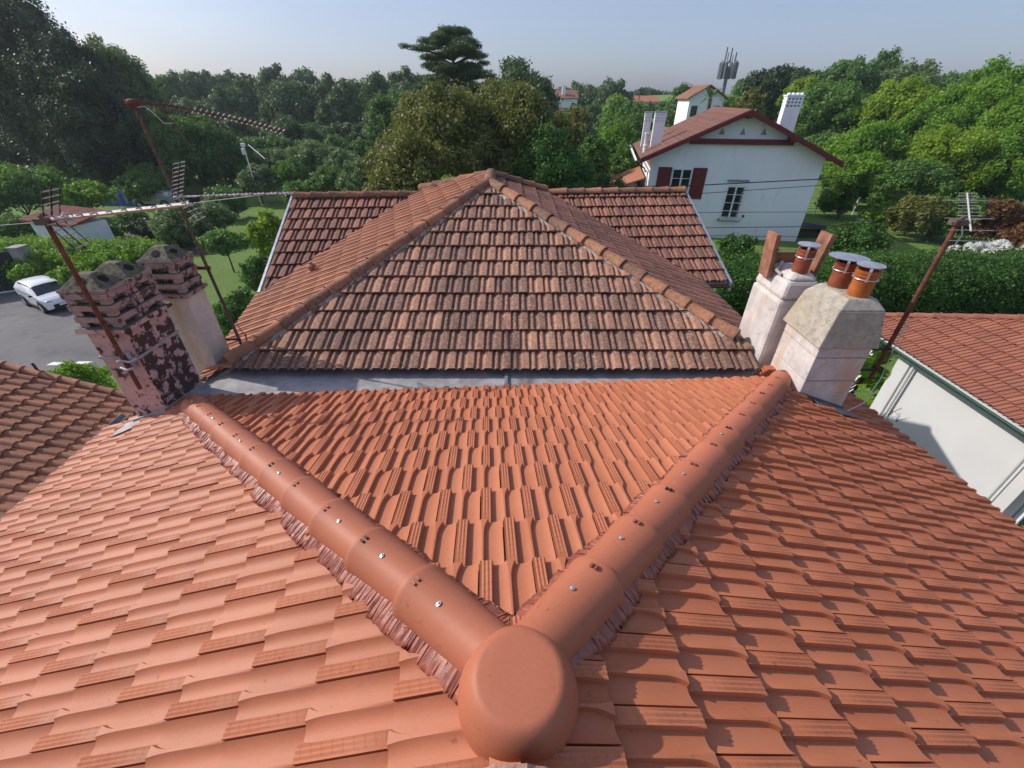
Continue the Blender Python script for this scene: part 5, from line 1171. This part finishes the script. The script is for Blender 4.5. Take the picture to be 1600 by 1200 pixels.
# palm
t = atY(1112, 146, 62); g = terrain(t[0], 62); root = empty('palm_tree', (t[0], 62, g), 'small palm in front of the white gabled house', 'tree')
mb = MB(); mb.tube([(t[0], 62, g), (t[0], 62, t[2]-.5)], .28, 7, .2); mb.build('trunk', M['bark'], root, smooth=True)
V = []; rr = random.Random(2)
for k in range(34):
    a = rr.uniform(0, 6.28); el = rr.uniform(-.4, 1.2); L_ = rr.uniform(1.2, 2.0)
    d = Vector((math.cos(a)*math.cos(el), math.sin(a)*math.cos(el), math.sin(el))); s_ = d.cross(Vector((0,0,1))).normalized()*.16; p0 = Vector((0, 0, t[2]-g-.5)); pm = p0 + d*L_*.6; p1 = p0 + d*L_ - Vector((0,0,.35))
    V += [p0, pm - s_, p1, pm + s_]
link_mesh('crown', fast_mesh('crown', np.array([tuple(v) for v in V]), np.arange(len(V)).reshape(-1, 4), LM['far']), root)
# shrubs and hedges
SL = [
 (1152, 362, 70, 25, 'hedge', 'round leafy bush in front of the white house wall'),
 (1335, 345, 100, 28, 'hedge', 'broad dark bush on the lawn right of the clay slabs'),
 (1440, 300, 90, 34, 'magnolia', 'bronze tinted shrub left of the right aerial'),
 (1500, 300, 80, 33, 'mid', 'green shrub directly behind the right aerial'),
 (1560, 308, 90, 32, 'red', 'reddish shrub above the white hydrangeas'),
 (1610, 345, 80, 27, 'red', 'small reddish shrub at the right edge'),
 (1395, 320, 80, 38, 'bright', 'light bush at the back edge of the right lawn'),
 (1310, 285, 50, 41, 'mid', 'low bush beside the garden fence'),
 (118, 566, 100, 11.5, 'bright', 'flowering bush at the kerb behind the roman tiled roof'),
 (175, 392, 100, 26, 'bright', 'sprawling light shrub right of the small shed'),
 (70, 392, 100, 24, 'bright', 'light green hedge bush in front of the small shed'),
 (10, 385, 80, 24, 'mid', 'hedge bush at the left edge above the dark gate'),
 (135, 405, 80, 22, 'bright', 'shrub behind the parked car'),
 (18, 335, 80, 32, 'mid', 'rounded green bush left of the small shed'),
 (205, 328, 50, 37, 'hazy', 'low bush on the grass below the silver car'),
 (230, 345, 50, 34, 'dark', 'black green clipped mound beside the olive tree'),
 (155, 350, 70, 33, 'hedge', 'bushy shrub between the shed and the clipped mound'),
 (375, 455, 80, 17, 'hedge', 'low hedge bush under the left wing gutter'),
 (405, 395, 60, 22, 'hedge', 'bush beside the left wing gable'),
 (545, 285, 60, 30, 'olive', 'wispy shrub seen just over the left wing ridge'),
 (470, 278, 60, 45, 'mid', 'small bush on the far edge of the left lawn'),
 (700, 268, 60, 24, 'bright', 'bright sprig of foliage just behind the old roof peak'),
 (940, 262, 90, 32, 'hedge', 'dark bush behind the right wing ridge'),
 (1005, 205, 60, 50, 'mid', 'green bush left of the flue pipes of the white house'),
]
for px, yt, wp, Y, kd, lab in SL: shrub(px, yt, wp, Y, kd, lab)
def hedge(p0, p1, wd, h, kind, label, leaf, cover=.9, z0=0):
    p0, p1 = np.array(p0, float), np.array(p1, float); Lh = np.linalg.norm(p1-p0); n = int(Lh/(wd*.45)) + 1; cs, rs = [], []
    for i in range(n+1):
        c = p0 + (p1-p0)*i/n
        for zz in np.arange(wd*.3, h, wd*.42):
            for s in (-1, 1): cs.append(np.array([c[0]-p0[0] + rng.normal(0, .08), c[1]-p0[1] + s*wd*.22 + rng.normal(0, .08), z0 + min(zz, h-wd*.3) + rng.normal(0, .05)])); rs.append(wd*.36*rng.uniform(.8, 1.15))
    me = leaf_mesh('leaves', cs, rs, leaf, cover, LM[kind], hull=.8); NLEAF[0] += len(me.polygons)
    root = empty('hedge', (p0[0], p0[1], 0), label, 'hedge'); link_mesh('leaves', me, root)
    mb = MB(); 
    for i in range(0, n+1, 3): c = p0 + (p1-p0)*i/n; mb.tube([(c[0], c[1], -.1), (c[0], c[1], h*.6)], .04, 5)
    mb.build('stems', M['bark'], root)
hedge((7.5, 17.6), (30, 19.5), 2.4, 3.0, 'hedge', 'tall dense green hedge behind the right chimneys and the annex roof', .12)
hedge((13, 22.5), (30, 23.2), 1.6, 1.9, 'hedge', 'lower hedge on the lawn edge behind the tall hedge', .12)
hedge((-38, 27.6), (-22.6, 26.9), 1.6, 1.5, 'bright', 'light green hedge above the dark gate in front of the shed', .13)
hedge((-14.6, 17.5), (-8.5, 20.5), 1.4, 1.0, 'hedge', 'low hedge along the left garden behind the pink chimney', .10)
# climber with big leaves behind the right chimney
root = empty('fig_plant', (6.3, 7.6, 0), 'big leaved plant pushing up between the right chimney and the white annex', 'plant')
V = []; rr = random.Random(8)
for k in range(80):
    px = rr.uniform(1330, 1392); py = rr.uniform(525, 640); p = Vector(atY(px, py, rr.uniform(10.7, 11.8))); s = rr.uniform(.14, .30); q = Vector((rr.uniform(-1, 1), rr.uniform(-1, 1), rr.uniform(.3, 1.4))).normalized(); t_ = q.cross(Vector((rr.random(), rr.random(), rr.random()))).normalized(); u_ = q.cross(t_)
    V += [p - t_*s, p + u_*s*.6 - t_*s*.3, p + u_*s*.7 + t_*s*.4, p + t_*s - q*s*.3, p - u_*s*.6 + t_*s*.4, p - u_*s*.6 - t_*s*.3]
V = np.array([tuple(v) for v in V]) - np.array([6.3, 7.6, 0]); o = link_mesh('leaves', fast_mesh('leaves', V, np.arange(len(V)).reshape(-1, 6), LM['bright']), root)
mb = MB()
for k in range(7): p = atY(1340+8*k, 600-10*k, 11.2); mb.tube([(9.6, 11.2, 0), (p[0]-.1, 11.2, p[2]-.9), tuple(p)], .025, 5)
mb.build('stem', M['bark'], root)
# hydrangeas
t = atZ(1550, 399, 1.15); root = empty('hydrangea', (t[0], t[1], 0), 'white flowering hydrangea bed above the tall hedge at right', 'shrub')
cs = [np.array([rng.uniform(-2.6, 2.6), rng.uniform(-.9, .9), .55+rng.uniform(0, .2)]) for k in range(26)]
link_mesh('leaves', leaf_mesh('leaves', cs, [.5]*26, .13, .8, LM['hedge']), root)
cs2 = []
for k in range(95): a_, b2_ = rng.uniform(-2.6, 2.4), rng.uniform(-1.0, .9); cs2.append(np.array([a_, b2_, .95 + .75*math.cos(a_/2.6*1.3)*math.cos(b2_*1.2) + .12*math.sin(a_*5) + rng.uniform(-.1, .1)]))
o = link_mesh('flower_heads', leaf_mesh('flower_heads', cs2, [.17]*95, .10, 1.2, LM['flower'], hull=.8), root); o['kind'] = 'stuff'
# dry twigs in the gutter of the new roof
root = empty('gutter_weed', (4.75, 3.9, 5.6), 'dry weed sticking out of the right hand gutter against the white wall', 'plant'); mb = MB(); rr = random.Random(4)
for k in range(10):
    a = rr.uniform(0, 6.3); b_ = Vector((4.84, 4.25+rr.uniform(-.08, .12), 5.62)); e = b_ + Vector((math.cos(a)*.09, math.sin(a)*.09, rr.uniform(.06, .16))); mb.tube([b_, (b_+e)/2 + Vector((.01, 0, .02)), e], .0022, 4)
mb.build('stem', M['bark'], root)
root = empty('gutter_moss', (4.88, 2.45, 5.6), 'small green weed growing from the gutter at the lower right edge', 'plant'); V = []
for k in range(60):
    p = Vector((4.90+rr.uniform(-.05, .05), 2.5+rr.uniform(-.15, .15), 5.61+rr.uniform(0, .06))); q = Vector((rr.uniform(-1, 1), rr.uniform(-1, 1), 1)).normalized(); t_ = q.cross(Vector((1, .3, 0))).normalized()*.018; u_ = q.cross(t_).normalized()*.012; V += [p-t_, p+u_, p+t_, p-u_]
link_mesh('leaves', fast_mesh('leaves', np.array([tuple(v) for v in V])-np.array([4.88, 2.45, 5.6]), np.arange(240).reshape(-1, 4), LM['bright']), root)

# ------------------------------------------------------------------ left garden: shed, tarp, gate, car
q = atZ(112, 380, .0); SX, SY = -31.6, 31.6
sh = empty('garden_shed', (SX, SY, 0), 'small white shed with dark opening and low tiled roof in the left garden', 'shed')
Ms = Matrix.Translation((SX, SY, 0)) @ Matrix.Rotation(R(-20), 4, 'Z') @ Matrix.Diagonal((.8,.8,.85,1))
mb = MB(); mb.box(-3.0, 3.0, -1.3, 1.3, -.1, 2.2, Ms); mb.build('wall', M['white_wall'], sh)
mb = MB(); mb.slab([Ms @ Vector(v) for v in ((-3.4,-1.7,2.15),(3.3,-1.7,2.15),(3.3,1.6,2.75),(-3.4,1.6,2.75))], (0,0,.1)); rf_ = mb.build('roof', M['annex_tile'], sh)
mb = MB()
for k in range(22): x_ = -3.4+6.7*k/21; mb.tube([Ms @ Vector((x_, -1.72, 2.27)), Ms @ Vector((x_, 1.6, 2.87))], .07, 6)
o = mb.build('roof_roll', M['annex_tile'], rf_); o['kind'] = 'stuff'
mb = MB(); mb.box(1.3, 2.4, -1.33, -1.28, .3, 1.2, Ms); mb.build('window', M['black'], sh)  # black plate stands for the dark inside the shed opening
# covered car
q = atZ(205, 318, 0); TX, TY = q[0], q[1]
cs_ = []; tp = empty('covered_car', (TX, TY, 0), 'car under a crumpled blue tarpaulin below the dark trees', 'car'); nxg, nyg = 26, 14; V = []
for j in range(nyg):
    for i in range(nxg):
        u, v = i/(nxg-1)*2-1, j/(nyg-1)*2-1; h = 1.55*(1-abs(u)**5)*(1-abs(v)**6)*(1-.22*max(0, abs(u)-.45)/.55*2); h += .09*math.sin(i*1.7+j*.8) + .07*math.sin(j*2.9+i*.5) if h > .2 else 0
        V.append((u*2.6 + .1*math.sin(j*2), v*1.2 + .08*math.sin(i*1.9), max(0, h)))
Q = np.array([(j*nxg+i, j*nxg+i+1, (j+1)*nxg+i+1, (j+1)*nxg+i) for j in range(nyg-1) for i in range(nxg-1)])
link_mesh('tarpaulin', fast_mesh('tarpaulin', np.array(V), Q, M['blue_tarp'], False), tp)
mb = MB()
for xx in (-1.5, 1.5): mb.tube([(TX+xx, TY-1.0, .32), (TX+xx, TY-.8, .32)], .32, 12)
mb.build('wheel', M['tyre'], tp)

def loft_car(root, T, length, width, height, paint, hatch=True):
    """hatchback built from cross sections along x (front at +x)"""
    # station x, half width at sill, belt, roof ; z of sill, belt, roof
    st = [(-1.0,.66,.70,.40,.38,.78,.80),(-.97,.80,.84,.55,.30,.92,1.12),(-.88,.84,.87,.60,.28,.98,1.40),(-.70,.86,.88,.62,.28,.98,1.47),(-.35,.86,.88,.63,.28,.97,1.50),(0.0,.86,.88,.63,.28,.96,1.49),
          (.22,.86,.88,.62,.28,.95,1.40),(.42,.86,.88,.66,.28,.95,1.12),(.52,.86,.87,.72,.28,.94,.985),(.72,.85,.86,.70,.28,.88,.91),(.90,.80,.82,.60,.28,.78,.80),(.98,.66,.70,.45,.32,.66,.68),(1.0,.58,.60,.40,.36,.60,.61)]
    V = []; ring = 11
    for x, ws, wb, wr, zs, zb_, zr_ in st:
        x *= length/2; kw = width/1.76; kh = height/1.5
        zm = (zs+zb_)/2; half = [(ws*.96, zs), (ws*1.0, zm-.05), (wb, zb_-.10), (wb*.985, zb_), (wb*.93+wr*.07, zb_+(zr_-zb_)*.35 ), (wr*1.03, zr_-(zr_-zb_)*.10), (wr*.86, zr_-.003), (wr*.45, zr_+.02), (0, zr_+.03)]
        pts = [(y, z) for y, z in half] + [(-y, z) for y, z in half[:-1][::-1]]
        for y, z in pts: V.append((x, y*kw, z*kh))
    m_ = 17; F = [(i*m_+k, i*m_+k+1, (i+1)*m_+k+1, (i+1)*m_+k) for i in range(len(st)-1) for k in range(m_-1)] + [(i*m_+m_-1, i*m_, (i+1)*m_, (i+1)*m_+m_-1) for i in range(len(st)-1)]
    F += [tuple(range(m_)), tuple((len(st)-1)*m_+k for k in range(m_))[::-1]]
    def bld(name, v, f, mat, par, smooth=True, ang=35):
        mb = MB(); mb.add([T @ Vector(q) for q in v], f); return mb.build(name, mat, par, smooth=smooth, ang=ang)
    body = bld('body', V, F, paint, root)
    G = lambda i, k: Vector(V[i*m_+k])
    def patch(name, quads, mat, off=.006):
        v, f = [], []
        for qd in quads:
            c = [G(*e) if isinstance(e, tuple) else e for e in qd]; nn = (c[1]-c[0]).cross(c[2]-c[1]).normalized(); mid_ = sum(c, Vector())/len(c)
            if nn.dot(mid_ - Vector((mid_.x, 0, .7))) < 0: nn = -nn
            b = len(v); v += [q + nn*off for q in c]; f.append(tuple(range(b, b+len(c))))
        return bld(name, v, f, mat, body, False)
    patch('windscreen', [((6,5),(6,6),(7,6),(7,5)), ((6,6),(6,8),(7,8),(7,6)), ((6,8),(6,10),(7,10),(7,8)), ((6,10),(6,11),(7,11),(7,10)), ((7,5),(7,6),(8,6),(8,5)), ((7,6),(7,8),(8,8),(8,6)), ((7,8),(7,10),(8,10),(8,8)), ((7,10),(7,11),(8,11),(8,10))], M['glass'], .010)
    for side in (0, 1):
        k1, k2 = (3, 5) if side == 0 else (13, 11)
        patch('side_window', [((3,k1),(3,k2),(4,k2),(4,k1)), ((4,k1),(4,k2),(5,k2),(5,k1)), ((5,k1),(5,k2),(6,k2),(6,k1)), ((6,k1),(6,k2),(7,k1))], M['glass'], .012)
    patch('rear_window', [((1,4),(1,12),(2,11),(2,5))], M['glass'], .012)
    for side in (-1, 1):
        for xx in (-.61, .62):
            X_ = xx*length/2*1.0; y_ = side*width*.46
            v = MB(); v.lathe((0,0,0), [(.19,-.11),(.30,-.11),(.325,-.08),(.325,.08),(.30,.11),(.19,.11)], 20, Matrix.Rotation(R(90), 3, 'X')); w_ = bld('wheel', [Vector(q)+Vector((X_, y_, .325)) for q in v.v], v.f, M['tyre'], root)
            v = MB(); v.lathe((0,0,0), [(.19,-.115),(.20,-.06),(.05,-.09),(.05,.09),(.20,.06),(.19,.115)], 14, Matrix.Rotation(R(90), 3, 'X')); bld('rim', [Vector(q)+Vector((X_, y_, .325)) for q in v.v], v.f, M['galv'], w_)
            vs = []; n_ = 10
            for q in range(n_+1): a = math.pi*q/n_; vs += [(X_+.36*math.cos(a), side*width*.508, .32+.36*math.sin(a)), (X_+.46*math.cos(a), side*width*.503, .30+.45*math.sin(a))]
            bld('wheel_arch', vs, [(2*q, 2*q+1, 2*q+3, 2*q+2) for q in range(n_)], M['black'], body, False)
        mb = MB(); mb.box(length*.17, length*.22, side*width*.50-.02, side*width*.50+side*.16+.02, .95, 1.07, T); mb.build('mirror', M['black'], root, bevel=.02)
        mb = MB(); q0 = length/2; mb.box(q0*.80, q0*.955, side*width*.33-.14, side*width*.33+.14, .66, .80, T); mb.build('headlight', M['galv'], root, bevel=.03)
        mb = MB(); mb.box(-length*.30, length*.30, side*width*.495-.02, side*width*.495+.02, .22, .36, T); mb.build('sill_trim', M['black'], body)
    mb = MB(); mb.box(length*.475, length*.508, -.52, .52, .28, .56, T); mb.build('grille', M['black'], root, bevel=.02)
    mb = MB(); mb.box(length*.507, length*.515, -.26, .26, .44, .54, T); mb.build('number_plate', M['white_paint'], root)
cp = atZ(86, 476, 0); ca = empty('parked_car', (cp[0], cp[1], 0), 'small white hatchback with black wheel arches parked on the street at left', 'car')
loft_car(ca, Matrix.Translation((cp[0], cp[1], 0)) @ Matrix.Rotation(R(-28), 4, 'Z') @ Matrix.Scale(.86, 4), 3.75, 1.75, 1.5, M['car_paint'])
q = atZ(250, 322, 0); cb = empty('parked_car', (q[0], q[1], 0), 'silver car half hidden beside the blue tarpaulin', 'car')
loft_car(cb, Matrix.Translation((q[0], q[1], 0)) @ Matrix.Rotation(R(180), 4, 'Z'), 4.1, 1.75, 1.45, M['silver'])
# gate and post
g0_ = atZ(-60, 478, 0); g1_ = atZ(52, 450, 0)
gt = empty('driveway_gate', (g1_[0], g1_[1], 0), 'dark solid driveway gate at the left edge behind the white car', 'gate')
a, b_ = Vector((g0_[0]-3, g0_[1]-.6, 0)), Vector((g1_[0], g1_[1], 0)); d_ = (b_-a); n_ = 14; nn = Vector((-d_.y, d_.x, 0)).normalized()*.04
for k in range(n_):
    p, q = a + d_*(k/n_), a + d_*((k+.96)/n_); mb = MB(); mb.slab([p+Vector((0,0,.06)), q+Vector((0,0,.06)), q+Vector((0,0,2.1)), p+Vector((0,0,2.1))], nn); mb.build('gate_board', M['dark_gate'], gt)
mb = MB(); mb.slab([a-nn*2, b_-nn*2, b_+nn*2.5, a+nn*2.5], (0,0,.05)); mb.build('threshold', M['white_paint'], gt)
mb = MB(); mb.box(g1_[0]+.05, g1_[0]+.6, g1_[1]-.1, g1_[1]+.5, 0, 2.25); mb.box(g1_[0]+.0, g1_[0]+.65, g1_[1]-.15, g1_[1]+.55, 2.25, 2.32); mb.build('gate_pillar', M['concrete'], gt, bevel=.02)
# white insulated thing on a pole and greenhouse hoop in the orchard
t = atY(379, 224, 46); ex = empty('site_lamp', (t[0], 46, 0), 'white box on a post at the back of the orchard', 'post'); mb = MB(); mb.tube([(t[0], 46, 0), (t[0], 46, t[2])], .05, 6); mb.build('post', M['white_paint'], ex)
mb = MB(); mb.box(t[0]-.16, t[0]+.2, 45.8, 46.1, t[2]-.3, t[2]+.02); mb.box(t[0]-.24, t[0]+.06, 45.8, 46.1, t[2]-.95, t[2]-.4); mb.build('panel', M['white_paint'], ex, bevel=.05)
p0, p1 = atY(388, 226, 46), atY(414, 248, 45); mb = MB(); mb.tube([p0, p1], .05, 5); mb.build('stay', M['galv'], ex)
# orchard path and fences
mb = MB(); pa = [atZ(x, y, 0) for x, y in ((330,262),(620,253),(620,249),(330,257))]; mb.add([(p[0], p[1], .06) for p in pa], [(0,1,2,3)]); setp(mb.build('garden_path', M['concrete']), kind='structure')
fn = empty('garden_fence', (-12, 52, 0), 'low post and wire fence in front of the orchard path', 'fence')
for k in range(9): p = atY(440+14*k, 262, 50); mb = MB(); mb.tube([(p[0], 50, 0), (p[0], 50, 1.3)], .05, 5); mb.build('post', M['bark'], fn)
for zz in (.5, 1.1): mb = MB(); p, q = atY(430, 262, 50), atY(565, 262, 50); mb.tube([(p[0], 50, zz), (q[0], 50, zz)], .02, 4); mb.build('rail', M['galv'], fn)
fn = empty('railing', (26, 42, 0), 'white metal railing at the back of the lawn beside the white house', 'railing')
for k in range(6): p = atY(1262+15*k, 322, 42); mb = MB(); mb.tube([(p[0], 42, 0), (p[0], 42, 1.5)], .05, 5); mb.build('post', M['white_paint'], fn)
for zz in (.55, 1.0, 1.45): mb = MB(); p, q = atY(1255, 322, 42), atY(1340, 322, 42); mb.tube([(p[0], 42, zz), (q[0], 42, zz)], .03, 4); mb.build('rail', M['white_paint'], fn)
t = atZ(1352, 352, 0); bn = empty('garden_bench', (t[0], t[1], 0), 'pale stone bench beside flowers under the round tree', 'bench')
mb = MB(); mb.box(t[0]-.9, t[0]+.7, t[1]-.25, t[1]+.25, .45, .53); mb.build('seat', M['concrete'], bn, bevel=.02)
for s in (-.6, .45): mb = MB(); mb.box(t[0]+s-.1, t[0]+s+.1, t[1]-.2, t[1]+.2, 0, .45); mb.build('leg', M['concrete'], bn)
t = atZ(1273, 372, 0); wp = empty('wood_pile', (t[0], t[1], 0), 'dark covered pile leaning at the corner of the white house', 'pile')
mb = MB(); mb.slab([(t[0]-1.6, t[1], .9), (t[0]+1.2, t[1]-.2, .45), (t[0]+1.4, t[1]+1.4, .5), (t[0]-1.3, t[1]+1.5, 1.0)], (0, 0, .06)); mb.build('cover', M['black'], wp)
mb = MB(); rr = random.Random(1)
for k in range(14): yy = t[1]+.1+1.1*rr.random(); zz = .1+.5*rr.random(); mb.tube([(t[0]-1.3, yy, zz), (t[0]+1.1, yy, zz*.6)], .09, 6)
mb.build('log', M['bark'], wp)

# ------------------------------------------------------------------ the air
HAZE = True
if HAZE:
    mb = MB(); mb.box(-400, 400, -60, 420, -1.2, 60); m = bpy.data.materials.new('haze'); m.use_nodes = True; n = m.node_tree; n.nodes.remove(n.nodes['Principled BSDF'])
    v = n.nodes.new('ShaderNodeVolumePrincipled'); v.inputs['Color'].default_value = (.80, .88, 1.0, 1); v.inputs['Density'].default_value = .0004; v.inputs['Anisotropy'].default_value = .4
    n.links.new(v.outputs[0], n.nodes['Material Output'].inputs['Volume']); setp(mb.build('haze', m), 'pale morning haze over the gardens and far trees', kind='stuff')
